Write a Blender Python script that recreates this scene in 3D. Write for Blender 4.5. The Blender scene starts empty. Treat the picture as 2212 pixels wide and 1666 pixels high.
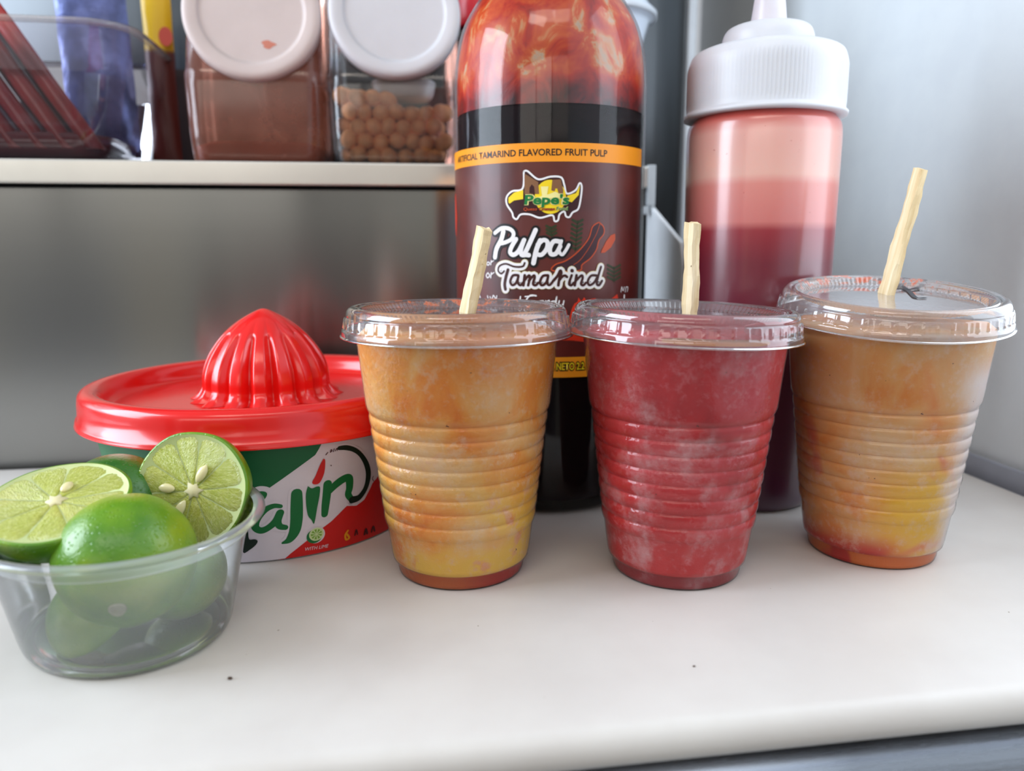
import bpy, bmesh, math, random
from math import sin, cos, pi, radians, sqrt, atan2
from mathutils import Vector, Matrix, geometry
S = 0.01                      # everything below is written in centimetres
scn = bpy.context.scene
COL = scn.collection
rnd = random.Random(7)

def lin(c):
    c /= 255.0
    return c/12.92 if c <= 0.04045 else ((c+0.055)/1.055)**2.4
def rgb(r, g, b, a=1): return (lin(r), lin(g), lin(b), a)

# ------------------------------------------------------------------ frame of the counter (turned 8.5 deg)
YAW = radians(8.5)
def W(u, v, z=0.0):
    return Vector((u*cos(YAW)-v*sin(YAW), u*sin(YAW)+v*cos(YAW), z))*S
# ------------------------------------------------------------------ camera
CAM_H = 13.143
cd = bpy.data.cameras.new('camera')
cam = bpy.data.objects.new('camera', cd); COL.objects.link(cam)
cd.sensor_width = 36.0; cd.lens = 1669.186/2212*36.0
cd.clip_start = 0.005; cd.clip_end = 50
cam.matrix_world = Matrix.Translation((0, 0, CAM_H*S)) @ Matrix.Rotation(pi/2-0.1788, 4, 'X') @ Matrix.Rotation(-0.003, 4, 'Z')
cd.dof.use_dof = True; cd.dof.focus_distance = 0.305; cd.dof.aperture_fstop = 7.5; cd.dof.aperture_blades = 0
scn.camera = cam
# ------------------------------------------------------------------ world, lights, exposure
wd = bpy.data.worlds.new('world'); scn.world = wd; wd.use_nodes = True
wd.node_tree.nodes['Background'].inputs[0].default_value = (0.80, 0.84, 0.90, 1)
wd.node_tree.nodes['Background'].inputs[1].default_value = 0.57
def area(name, loc, target, sx, sy, power, col):
    l = bpy.data.lights.new(name, 'AREA'); l.shape = 'RECTANGLE'; l.size = sx*S; l.size_y = sy*S
    l.energy = power; l.color = col
    o = bpy.data.objects.new(name, l); COL.objects.link(o)
    o.location = loc; o.rotation_euler = (target-loc).to_track_quat('-Z', 'Y').to_euler()
    return o
area('window_light_right', W(33.8, 24, 31), W(0, 24, 31), 20, 44, 0.80, (0.80, 0.89, 1.0))  # unseen window assumed from the right-hand highlights; the wall has no opening
area('window_light_left', W(-120, 30, 55), W(0, 35, 10), 80, 90, 27.0, (0.76, 0.87, 1.0))  # unseen window assumed from bluish reflections; only the light is added
area('ceiling_light', W(-28, -45, 120), W(-10, 25, 0), 60, 30, 1.6, (1.0, 0.90, 0.78))  # unseen ceiling panel assumed from warm highlights, set forward to light upright faces
area('ceiling_light', W(26, -50, 120), W(10, 25, 0), 60, 30, 1.6, (1.0, 0.90, 0.78))  # second assumed ceiling panel, likewise unseen
area('ceiling_light', W(-60, -80, 150), W(-40, -60, 0), 60, 30, 2.5, (1.0, 0.90, 0.78))  # extra unseen ceiling light added behind the camera
for u0, u1, L_ in ((-262, -131, 1.3), (-126, -38, 1.2), (-32, 70, 0.50)):      # assumed unseen windows behind the camera, added for reflections and front light
    area('window_light_front', W((u0+u1)/2, -228, 72), W((u0+u1)/2, 0, 60), u1-u0, 100, 6.5*L_*(u1-u0)/100, (1.0, 0.95, 0.87))
scn.view_settings.view_transform = 'Standard'; scn.view_settings.look = 'None'
scn.view_settings.gamma = 1.0; scn.view_settings.use_curve_mapping = False
scn.view_settings.exposure = 0.03
scn.cycles.max_bounces = 14; scn.cycles.transparent_max_bounces = 24
scn.cycles.transmission_bounces = 10; scn.cycles.glossy_bounces = 6; scn.cycles.diffuse_bounces = 4
scn.cycles.caustics_reflective = False; scn.cycles.caustics_refractive = False
scn.cycles.sample_clamp_indirect = 4.0
scn.cycles.use_denoising = True

# ------------------------------------------------------------------ materials
def nt(name):
    m = bpy.data.materials.new(name); m.use_nodes = True
    t = m.node_tree; t.nodes.clear()
    out = t.nodes.new('ShaderNodeOutputMaterial')
    return m, t, out
def N(t, typ, **kw):
    n = t.nodes.new(typ)
    for k, v in kw.items():
        if k.startswith('i_'): n.inputs[k[2:].replace('_', ' ')].default_value = v
        else: setattr(n, k, v)
    return n
def L(t, a, b): t.links.new(a, b)
def coords(t, scale=(1, 1, 1), kind='Object', loc=(0, 0, 0)):
    tc = N(t, 'ShaderNodeTexCoord'); mp = N(t, 'ShaderNodeMapping')
    mp.inputs['Scale'].default_value = scale; mp.inputs['Location'].default_value = loc
    L(t, tc.outputs[kind], mp.inputs['Vector']); return mp.outputs[0]
def noise(t, vec, scale, detail=3, rough=0.55, dist=0.0):
    n = N(t, 'ShaderNodeTexNoise'); n.inputs['Scale'].default_value = scale
    n.inputs['Detail'].default_value = detail; n.inputs['Roughness'].default_value = rough
    n.inputs['Distortion'].default_value = dist
    L(t, vec, n.inputs['Vector']); return n.outputs['Fac']
def ramp(t, fac, stops):
    r = N(t, 'ShaderNodeValToRGB'); e = r.color_ramp.elements
    while len(e) < len(stops): e.new(0.5)
    for el, (p, c) in zip(e, stops): el.position = p; el.color = c
    L(t, fac, r.inputs[0]); return r.outputs[0]
def mixc(t, fac, a, b):
    m = N(t, 'ShaderNodeMix', data_type='RGBA')
    for sock, v in ((m.inputs['Factor'], fac), (m.inputs[6], a), (m.inputs[7], b)):
        if hasattr(v, 'is_linked'): L(t, v, sock)
        else: sock.default_value = v
    return m.outputs[2]
def maprange(t, v, a, b, c=0.0, d=1.0, smooth=True):
    m = N(t, 'ShaderNodeMapRange'); m.interpolation_type = 'SMOOTHSTEP' if smooth else 'LINEAR'
    m.inputs['From Min'].default_value = a; m.inputs['From Max'].default_value = b
    m.inputs['To Min'].default_value = c; m.inputs['To Max'].default_value = d
    L(t, v, m.inputs['Value']); return m.outputs[0]
def math2(t, op, a, b=None):
    m = N(t, 'ShaderNodeMath', operation=op)
    for i, v in enumerate((a, b)):
        if v is None: continue
        if hasattr(v, 'is_linked'): L(t, v, m.inputs[i])
        else: m.inputs[i].default_value = v
    return m.outputs[0]
def xyz(t, kind='Object'):
    tc = N(t, 'ShaderNodeTexCoord'); s = N(t, 'ShaderNodeSeparateXYZ'); L(t, tc.outputs[kind], s.inputs[0]); return s.outputs
def bump(t, h, strength=0.2, dist=0.001, prev=None):
    b = N(t, 'ShaderNodeBump'); b.inputs['Strength'].default_value = strength; b.inputs['Distance'].default_value = dist
    L(t, h, b.inputs['Height'])
    if prev is not None: L(t, prev, b.inputs['Normal'])
    return b.outputs[0]
def bsdf(t, out, color=None, **kw):
    p = N(t, 'ShaderNodeBsdfPrincipled')
    if color is not None:
        if hasattr(color, 'is_linked'): L(t, color, p.inputs['Base Color'])
        else: p.inputs['Base Color'].default_value = color
    for k, v in kw.items():
        s = p.inputs[k.replace('_', ' ')]
        if hasattr(v, 'is_linked'): L(t, v, s)
        else: s.default_value = v
    if out is not None: L(t, p.outputs[0], out.inputs[0])
    return p
def plain(name, col, rough=0.5, metal=0.0, var=0.06, scale=40, spec=0.5, sss=0.0, coat=0.0, bmp=0.0, bscale=400):
    m, t, out = nt(name)
    v = noise(t, coords(t), scale, 4)
    c = mixc(t, maprange(t, v, 0.3, 0.7), tuple([x*(1-var) for x in col[:3]]+[1]), tuple([min(1, x*(1+var)) for x in col[:3]]+[1]))
    p = bsdf(t, out, c, Roughness=rough, Metallic=metal, Specular_IOR_Level=spec)
    if sss: p.inputs['Subsurface Weight'].default_value = sss; p.inputs['Subsurface Radius'].default_value = (1, .8, .6); p.inputs['Subsurface Scale'].default_value = 0.004
    if coat: p.inputs['Coat Weight'].default_value = coat; p.inputs['Coat Roughness'].default_value = 0.08
    if bmp: L(t, bump(t, noise(t, coords(t), bscale, 3), bmp, 0.0004), p.inputs['Normal'])
    return m
def clear(name, tint=(1, 1, 1, 1), haze=0.06, haze_col=(0.9, 0.9, 0.92, 1), rough=0.06, refl=1.0, edge=0.35, stain=None, frost=None, bmp=0.0, bscale=120, disc=None):
    """thin clear plastic: light goes through, the surface mirrors, a little milkiness that thickens edge-on"""
    m, t, out = nt(name)
    tr = N(t, 'ShaderNodeBsdfTransparent'); tr.inputs[0].default_value = tint
    df = N(t, 'ShaderNodeBsdfPrincipled'); df.inputs['Base Color'].default_value = haze_col; df.inputs['Roughness'].default_value = 0.35
    tl = N(t, 'ShaderNodeBsdfTranslucent'); tl.inputs[0].default_value = haze_col
    hz = N(t, 'ShaderNodeMixShader'); hz.inputs[0].default_value = 0.4; L(t, df.outputs[0], hz.inputs[1]); L(t, tl.outputs[0], hz.inputs[2])
    gl = N(t, 'ShaderNodeBsdfGlossy'); gl.inputs['Roughness'].default_value = rough
    lw = N(t, 'ShaderNodeLayerWeight'); lw.inputs[0].default_value = 0.35
    f = maprange(t, lw.outputs['Facing'], 0.55, 1.0, haze, edge)
    if frost is not None:
        n = noise(t, coords(t), frost[0], 5, 0.65)
        f = math2(t, 'ADD', f, maprange(t, n, frost[1], frost[2], 0.0, frost[3]))
    if disc is not None:          # (radius in cm, extra milkiness inside it)
        x, y, z_ = xyz(t); rr = math2(t, 'SQRT', math2(t, 'ADD', math2(t, 'MULTIPLY', x, x), math2(t, 'MULTIPLY', y, y)))
        f = math2(t, 'ADD', f, maprange(t, rr, (disc[0]+0.05)*S, (disc[0]-0.05)*S, 0.0, disc[1]))
    last = N(t, 'ShaderNodeMixShader'); L(t, f, last.inputs[0]); L(t, tr.outputs[0], last.inputs[1]); L(t, hz.outputs[0], last.inputs[2])
    if stain is not None:
        col, fac = stain(t)
        sb = bsdf(t, None, col, Roughness=0.7)
        ms = N(t, 'ShaderNodeMixShader'); L(t, fac, ms.inputs[0]); L(t, last.outputs[0], ms.inputs[1]); L(t, sb.outputs[0], ms.inputs[2]); last = ms
    fr = N(t, 'ShaderNodeFresnel'); fr.inputs['IOR'].default_value = 1.5
    g2 = math2(t, 'MULTIPLY', fr.outputs[0], refl)
    mg = N(t, 'ShaderNodeMixShader'); L(t, g2, mg.inputs[0]); L(t, last.outputs[0], mg.inputs[1]); L(t, gl.outputs[0], mg.inputs[2])
    if bmp:
        b = bump(t, noise(t, coords(t), bscale, 2), bmp, 0.0006); L(t, b, gl.inputs['Normal']); L(t, b, fr.inputs['Normal'])
    L(t, mg.outputs[0], out.inputs[0]); return m

# ------------------------------------------------------------------ object helpers
def link_mesh(name, verts, faces, mat, parent=None, smooth=True, loc=None, uvs=None):
    me = bpy.data.meshes.new(name)
    me.from_pydata([Vector(v)*S for v in verts], [], faces); me.validate(); me.update()
    if smooth: me.polygons.foreach_set('use_smooth', [True]*len(me.polygons))
    if mat: me.materials.append(mat)
    if uvs:
        ul = me.uv_layers.new(name='UVMap')
        for lp in me.loops: ul.data[lp.index].uv = uvs[lp.vertex_index]
    o = bpy.data.objects.new(name, me); COL.objects.link(o)
    if parent: o.parent = parent
    if loc is not None: o.location = loc
    return o
def thing(name, label, cat, loc=(0, 0, 0), group=None, rot=None):
    o = bpy.data.objects.new(name, None); COL.objects.link(o)
    o.empty_display_size = 0.01; o.location = loc
    if rot: o.rotation_euler = rot
    o['label'] = label; o['category'] = cat
    if group: o['group'] = group
    return o
def tag(o, label, cat, group=None, kind=None):
    o['label'] = label; o['category'] = cat
    if group: o['group'] = group
    if kind: o['kind'] = kind
    return o
def lathe(prof, seg=96, mod=None, closed=False, cap0=False, cap1=False):
    V, F = [], []
    for i, (r, z) in enumerate(prof):
        for k in range(seg):
            a = 2*pi*k/seg; rr, zz = (r, z) if mod is None else mod(r, z, a)
            V.append((rr*cos(a), rr*sin(a), zz))
    n = len(prof)
    for i in range(n-1):
        for k in range(seg):
            k2 = (k+1) % seg
            F.append((i*seg+k, i*seg+k2, (i+1)*seg+k2, (i+1)*seg+k))
    if cap0: F.append(tuple(range(seg))[::-1])
    if cap1: F.append(tuple((n-1)*seg+k for k in range(seg)))
    return V, F
def smooth_prof(pts, n=4):
    """Catmull-Rom through (r,z) points"""
    out = []
    for i in range(len(pts)-1):
        p0 = pts[max(i-1, 0)]; p1 = pts[i]; p2 = pts[i+1]; p3 = pts[min(i+2, len(pts)-1)]
        for k in range(n):
            u = k/n
            out.append(tuple(0.5*((2*p1[j])+(-p0[j]+p2[j])*u+(2*p0[j]-5*p1[j]+4*p2[j]-p3[j])*u*u+(-p0[j]+3*p1[j]-3*p2[j]+p3[j])*u**3) for j in range(len(p1))))
    out.append(tuple(pts[-1])); return out
def join(parts):
    V, F = [], []
    for v, f in parts:
        o = len(V); V += list(v); F += [tuple(i+o for i in q) for q in f]
    return V, F
def box(cx, cy, cz, sx, sy, sz):
    V = [(cx+a*sx/2, cy+b*sy/2, cz+c*sz/2) for c in (-1, 1) for b in (-1, 1) for a in (-1, 1)]
    return V, [(0, 2, 3, 1), (4, 5, 7, 6), (0, 1, 5, 4), (2, 6, 7, 3), (0, 4, 6, 2), (1, 3, 7, 5)]
def bevel(o, w=0.1, seg=3):
    m = o.modifiers.new('bevel', 'BEVEL'); m.width = w*S; m.segments = seg; m.limit_method = 'ANGLE'; m.angle_limit = radians(35)
    return o
def at_uv(o, u, v, z=0):
    o.location = W(u, v, z); o.rotation_euler = (0, 0, YAW); return o

# ================================================================== SETTING
M_board = None
m, t, out = nt('cutting_board_plastic'); M_board = m
n1 = noise(t, coords(t), 18, 4); n2 = noise(t, coords(t, (1, 14, 1)), 160, 3)
c = mixc(t, maprange(t, n1, 0.3, 0.7), rgb(208, 202, 196), rgb(215, 210, 204))
sp = noise(t, coords(t), 260, 2); c = mixc(t, maprange(t, sp, 0.765, 0.80), c, rgb(120, 105, 80))
p = bsdf(t, out, c, Roughness=0.42, Specular_IOR_Level=0.4)
p.inputs['Subsurface Weight'].default_value = 0.25; p.inputs['Subsurface Radius'].default_value = (1, .9, .8); p.inputs['Subsurface Scale'].default_value = 0.006
L(t, bump(t, math2(t, 'ADD', n2, noise(t, coords(t), 900, 2)), 0.04, 0.0003), p.inputs['Normal'])

def rounded_slab(u0, u1, v0, v1, ztop, thick, rc, rr):
    """board with rounded plan corners (rc) and a bullnose edge (rr)"""
    ring = []
    for cx, cy, a0 in ((u1-rc, v1-rc, 0), (u0+rc, v1-rc, 90), (u0+rc, v0+rc, 180), (u1-rc, v0+rc, 270)):
        for k in range(13):
            a = radians(a0+90*k/12); ring.append((cx, cy, cos(a), sin(a)))
    n = len(ring); V, F = [], []
    prof = []
    for k in range(9):
        a = radians(90-180*k/8); prof.append((rr*(cos(a)-1), -thick/2+ (thick/2)*sin(a)))
    prof = [(-rr-2.0, 0)]+prof+[(-rr-2.0, -thick)]
    for (dr, z) in prof:
        for cx, cy, nx, ny in ring: V.append((cx+nx*(rc+dr), cy+ny*(rc+dr), ztop+z))
    for i in range(len(prof)-1):
        for k in range(n):
            k2 = (k+1) % n; F.append((i*n+k, (i+1)*n+k, (i+1)*n+k2, i*n+k2))
    F.append(tuple(range(n))); F.append(tuple((len(prof)-1)*n+k for k in range(n))[::-1])
    return V, F
V, F = rounded_slab(-52, 33.05, 18.45, 49.3, 0, 1.3, 3.2, 0.62)
board = link_mesh('cutting_board', V, F, M_board); at_uv(board, 0, 0, 0)
tag(board, 'large white plastic cutting board with rounded edges under the cups and limes', 'cutting board')

def steel(name, col, rough=0.3, aniso=0.6, streak=(1, 1, 60), amt=0.12, bm=0.04, lo=0.85):
    m, t, out = nt(name)
    s = noise(t, coords(t, streak), 30, 4, 0.6)
    c = mixc(t, maprange(t, s, 0.3, 0.7), tuple([x*lo for x in col[:3]]+[1]), col)
    r = maprange(t, s, 0.3, 0.7, rough-amt*0.5, rough+amt*0.5)
    p = bsdf(t, out, c, Metallic=1.0, Roughness=r, Anisotropic=aniso)
    if aniso:
        cv = N(t, 'ShaderNodeCombineXYZ'); cv.inputs[2].default_value = 1.0; L(t, cv.outputs[0], p.inputs['Tangent'])
    L(t, bump(t, s, bm, 0.0005), p.inputs['Normal']); return m
M_steel = steel('brushed_steel', (0.285, 0.29, 0.285, 1), 0.18, 0.93, (0.15, 1, 40), 0.004, 0.001, 0.99)
M_steel_wall = steel('dull_steel', (0.085, 0.09, 0.095, 1), 0.30, 0.0, (40, 40, 0.3), 0.05, 0.01, 0.93)
M_steel_edge = plain('cream_edge', (0.80, 0.78, 0.71, 1), 0.18, 0.55, 0.02)
M_steel_x = steel('polished_steel_edge', (0.86, 0.85, 0.80, 1), 0.16, 0.0, (1, 1, 30), 0.03, 0.01, 0.97)
M_steel_lip = steel('steel_lip', (0.62, 0.64, 0.69, 1), 0.28, 0.0, (1, 1, 30), 0.04, 0.01, 0.95)

# steel table below the board: top sheet with a rolled front lip, then a recessed body
def table_profile():
    pts = [(49.7, -1.32), (19.6, -1.32)]
    for k in range(11):
        a = radians(90+ 150*k/10); pts.append((19.3+0.95*cos(a), -2.27+0.95*sin(a)))
    pts += [(19.6, -3.15), (20.6, -3.3), (20.6, -4.0)]
    return pts
pr = table_profile(); V = []; F = []
for u in (-80, 33.9):
    for v, z in pr: V.append((u, v, z))
n = len(pr)
for i in range(n-1): F.append((i, i+1, n+i+1, n+i))
o = link_mesh('steel_table', V, F, M_steel_lip); at_uv(o, 0, 0, 0)
sol = o.modifiers.new('solid', 'SOLIDIFY'); sol.thickness = 0.12*S; sol.offset = -1
tag(o, 'brushed steel table top with rolled front lip beneath the white cutting board', 'table')
table = o
M_dark = plain('dark_cabinet_paint', rgb(58, 58, 66), 0.45)
M_drawer = plain('drawer_grey', rgb(118, 112, 118), 0.5)
V, F = box(-23, 35, -29, 113, 28, 50); bdy = link_mesh('cabinet_body', V, F, M_dark, table, smooth=False)
V, F = box(23.5, 20.3, -11.0, 19, 0.9, 13); o = link_mesh('drawer_front', V, F, M_drawer, table, smooth=False); bevel(o, 0.4)
V, F = box(-4, 20.3, -11.0, 34, 0.9, 13); o = link_mesh('drawer_front', V, F, M_drawer, table, smooth=False); bevel(o, 0.4)

# right wall and the steel lip between board and wall
m, t, out = nt('painted_wall'); M_wall = m
n1 = noise(t, coords(t), 35, 5, 0.6); n2 = noise(t, coords(t), 140, 3, 0.6)
c = mixc(t, maprange(t, n1, 0.3, 0.7), rgb(226, 232, 236), rgb(230, 236, 239))
p = bsdf(t, out, c, Roughness=0.6, Specular_IOR_Level=0.3)
L(t, bump(t, n1, 0.25, 0.0012, bump(t, n2, 0.12, 0.0006)), p.inputs['Normal'])
V, F = box(36.2, 0, 60, 4, 210, 170)
V = [(x, y-18, z) for x, y, z in V]
o = link_mesh('wall_right', V, F, M_wall, smooth=False); at_uv(o, 0, 0, 0); o['kind'] = 'structure'; o['label'] = 'pale blue-grey painted wall to the right of the board'
V, F = box(33.72, 16, 0.0, 0.3, 72, 1.75)
o = link_mesh('trim_1', V, F, plain('lip_satin', rgb(176, 181, 194), 0.38, 0.35, 0.03), smooth=False); at_uv(o, 0, 0, 0); bevel(o, 0.12); o['kind'] = 'structure'; o['label'] = 'grey steel lip running between board and wall'

# steel splash panel behind the board, shelf above it, steel wall behind the shelf
def panel(name, poly, u=None, v=None, thick=0.3, mat=M_steel, lab=None):
    """flat sheet: poly in (u,z) at depth v, or (v,z) at u"""
    V, F = [], []
    n = len(poly)
    for d in (0, thick):
        for a, z in poly: V.append((a, v+d, z) if v is not None else (u+d, a, z))
    F.append(tuple(range(n))); F.append(tuple(range(2*n-1, n-1, -1)))
    for i in range(n): j = (i+1) % n; F.append((i, n+i, n+j, j))
    o = link_mesh(name, V, F, mat, smooth=False); at_uv(o, 0, 0, 0); bevel(o, 0.06, 2); return o
o = panel('wall_back', [(-110, -1.6), (16.15, -1.6), (16.15, 16.6), (-110, 16.6)], v=49.75)
o['kind'] = 'structure'; o['label'] = 'brushed steel splash panel behind the board, under the shelf'
# sloping side guard
M_guard = plain('guard_grey', rgb(244, 247, 250), 0.45)
o = panel('side_guard', [(49.6, -1.6), (49.6, 15.9), (43.4, 13.3), (42.9, 12.0), (42.9, 0.06), (49.2, 0.06)], u=16.3, mat=M_guard)
tag(o, 'light steel side guard with sloping top, between the tall bottle and the squeeze bottle', 'side guard')
# shelf
sh = thing('steel_shelf', 'long steel shelf with bright front edge, carrying the jars', 'shelf', W(0, 0, 0), rot=(0, 0, YAW))
V, F = box(-47, 56.4, 17.55, 127, 14.4, 1.0); o = link_mesh('shelf_board', V, F, M_steel_wall, sh, smooth=False)
V, F = box(-47, 48.9, 17.40, 126.9, 0.6, 1.34); o = link_mesh('front_edge', V, F, M_steel_edge, sh, smooth=False); bevel(o, 0.12)
o['label'] = 'bright polished front edge'
# end bracket with a slot
V, F = join([box(16.25, 48.75, 16.9, 0.5, 0.5, 2.5), box(16.36, 48.75, 15.95, 0.28, 0.4, 1.6), box(15.9, 48.75, 15.35, 0.3, 0.4, 0.5)])
o = link_mesh('end_bracket', V, F, plain('bracket_white', rgb(190, 196, 200), 0.4), sh, smooth=False); bevel(o, 0.05, 2)
# steel wall behind the shelf, rounded right-hand end
V, F = [], []
path = [(-110, 64.0), (21.2, 64.0)]+[(21.2+3.6*sin(radians(a)), 64.0+3.6*(1-cos(radians(a)))) for a in range(10, 91, 10)]+[(24.8, 90)]
for z in (-2, 60):
    for u, v in path: V.append((u, v, z))
n = len(path)
for i in range(n-1): F.append((i, i+1, n+i+1, n+i))
o = link_mesh('wall_back', V, F, M_steel_wall); at_uv(o, 0, 0, 0); o['kind'] = 'structure'; o['label'] = 'dark grey steel wall behind the shelf'
sol = o.modifiers.new('solid', 'SOLIDIFY'); sol.thickness = 0.3*S; sol.offset = 1

V, F = box(25.3, 66.5, 29, 0.75, 0.6, 62); o = link_mesh('trim_2', V, F, plain('pale_corner', rgb(226, 232, 240), 0.3), smooth=False); at_uv(o, 0, 0, 0); bevel(o, 0.15); o['kind'] = 'structure'; o['label'] = 'pale upright corner strip where the steel meets the wall'  # added strip, painted pale to imitate the reflection on the rounded steel end
V, F = box(-40, -60, -86, 420, 340, 2); o = link_mesh('floor', V, F, plain('floor_tile', rgb(120, 112, 104), 0.5), smooth=False); at_uv(o, 0, 0, 0); o['kind'] = 'structure'
# unseen kitchen wall behind the camera; doors and panels added for steel reflections
M_room = plain('room_wall', rgb(190, 184, 172), 0.7)
V, F = box(-40, -231, 60, 420, 4, 230); o = link_mesh('wall_front', V, F, M_room, smooth=False); at_uv(o, 0, 0, 0); o['kind'] = 'structure'
V, F = box(125, -227.5, 40, 70, 3, 190); o = link_mesh('door_1', V, F, plain('brown_door', rgb(92, 70, 55), 0.5), smooth=False); at_uv(o, 0, 0, 0); o['kind'] = 'structure'
V, F = box(-320, -227.5, 35, 60, 3, 180); o = link_mesh('door_2', V, F, plain('dark_door', rgb(52, 56, 62), 0.5), smooth=False); at_uv(o, 0, 0, 0); o['kind'] = 'structure'

for k, (u0, u1, colr) in enumerate(((-150, -112, (150, 150, 160)), (-104, -84, (214, 196, 170)), (-78, -66, (60, 60, 66)), (-62, -18, (104, 92, 94)), (-14, -8, (40, 44, 46)), (-4, 60, (216, 208, 188)))):
    V, F = box((u0+u1)/2, -228.2, -30, u1-u0, 1.6, 96); o = link_mesh('trim_%d' % (k+3), V, F, plain('room_panel_%d' % k, rgb(*colr), 0.6), smooth=False); at_uv(o, 0, 0, 0); o['kind'] = 'structure'  # unseen panels added to put vertical streaks into the steel reflections

# ================================================================== CURVED LABEL ARTWORK
def cr(pts, ws, n=6):
    q = [(p[0], p[1], w) for p, w in zip(pts, ws)]
    if len(q) < 3:
        return [tuple(q[0][j]+(q[1][j]-q[0][j])*k/6 for j in range(3)) for k in range(7)]
    return smooth_prof(q, n)
def ribbon2d(pts, w):
    """brush stroke of half-width w with round ends, as separate 2-D discs and quads"""
    ws = w if isinstance(w, (list, tuple)) else [w]*len(pts)
    q = cr(pts, ws); V, F = [], []
    n = len(q)
    for i, (x, y, ww) in enumerate(q):
        a, b = q[max(i-1, 0)], q[min(i+1, n-1)]
        dx, dy = b[0]-a[0], b[1]-a[1]; l = sqrt(dx*dx+dy*dy) or 1; nx, ny = -dy/l, dx/l; h = ww/2
        V += [(x+nx*h, y+ny*h), (x, y), (x-nx*h, y-ny*h)]
    for i in range(n-1):
        for j in (0, 1):
            a = 3*i+j; F.append((a, a+1, a+4, a+3))
    for i in (0, n-1):
        x, y, ww = q[i]; o = len(V); V.append((x, y))
        for k in range(12): V.append((x+ww/2*cos(2*pi*k/12), y+ww/2*sin(2*pi*k/12)))
        for k in range(12): F.append((o, o+1+k, o+1+(k+1) % 12))
    return V, F
def poly2d(pts, maxe=0.28, smooth=0):
    if smooth:
        q = smooth_prof(list(pts)+[pts[0]], smooth)[:-1]
    else: q = list(pts)
    tris = geometry.tessellate_polygon([[Vector((x, y, 0)) for x, y in q]])
    bm = bmesh.new(); vs = [bm.verts.new((x, y, 0)) for x, y in q]
    for tr in tris:
        try: bm.faces.new([vs[i] for i in tr])
        except ValueError: pass
    for _ in range(6):
        es = [e for e in bm.edges if e.calc_length() > maxe]
        if not es: break
        bmesh.ops.subdivide_edges(bm, edges=es, cuts=1)
        bmesh.ops.triangulate(bm, faces=[f for f in bm.faces if len(f.verts) > 3])
    bm.verts.index_update()
    V = [(v.co.x, v.co.y) for v in bm.verts]; F = [tuple(v.index for v in f.verts) for f in bm.faces]
    bm.free(); return V, F
def text2d(body, off=0.0, sp=1.0):
    cu = bpy.data.curves.new('t', 'FONT'); cu.body = body; cu.size = 1.0; cu.offset = off; cu.space_character = sp; cu.resolution_u = 3
    ob = bpy.data.objects.new('t', cu); COL.objects.link(ob)
    dg = bpy.context.evaluated_depsgraph_get(); me = ob.evaluated_get(dg).to_mesh()
    V = [(v.co.x, v.co.y) for v in me.vertices]; F = [tuple(p.vertices) for p in me.polygons]
    ob.evaluated_get(dg).to_mesh_clear(); bpy.data.objects.remove(ob); bpy.data.curves.remove(cu)
    return V, F
def fit_text(body, x0, x1, y0, h, off=0.0, anchor=None, slant=0.0):
    """scale text so that it spans x0..x1 (the span of `anchor` if given) with capital height h"""
    V, F = text2d(body, off)
    if anchor:
        pre, a = anchor
        w0 = max(v[0] for v in text2d(pre)[0]) if pre.strip() else 0
        w1 = max(v[0] for v in text2d(pre+a)[0])
    else: w0, w1 = min(v[0] for v in V), max(v[0] for v in V)
    sx = (x1-x0)/(w1-w0); sy = h/0.70
    return [(x0+(x-w0)*sx+slant*y*sy, y0+y*sy) for x, y in V], F
class Skin:
    """maps (arc, height) on the surface of a round container to 3-D"""
    def __init__(s, R0, k, face): s.R0 = R0; s.k = k; s.face = face
    def s_of(s, ang): return radians(ang)*s.R0
    def __call__(s, V, lift):
        out = []
        for x, z in V:
            a = s.face+x/s.R0; r = s.R0+s.k*z+lift
            out.append((r*cos(a), r*sin(a), z))
        return out
def art(skin, name, parts, lift, mat, parent, label=None):
    V, F = join(parts)
    o = link_mesh(name, skin(V, lift), F, mat, parent, smooth=True)
    if label: o['label'] = label
    return o
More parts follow.
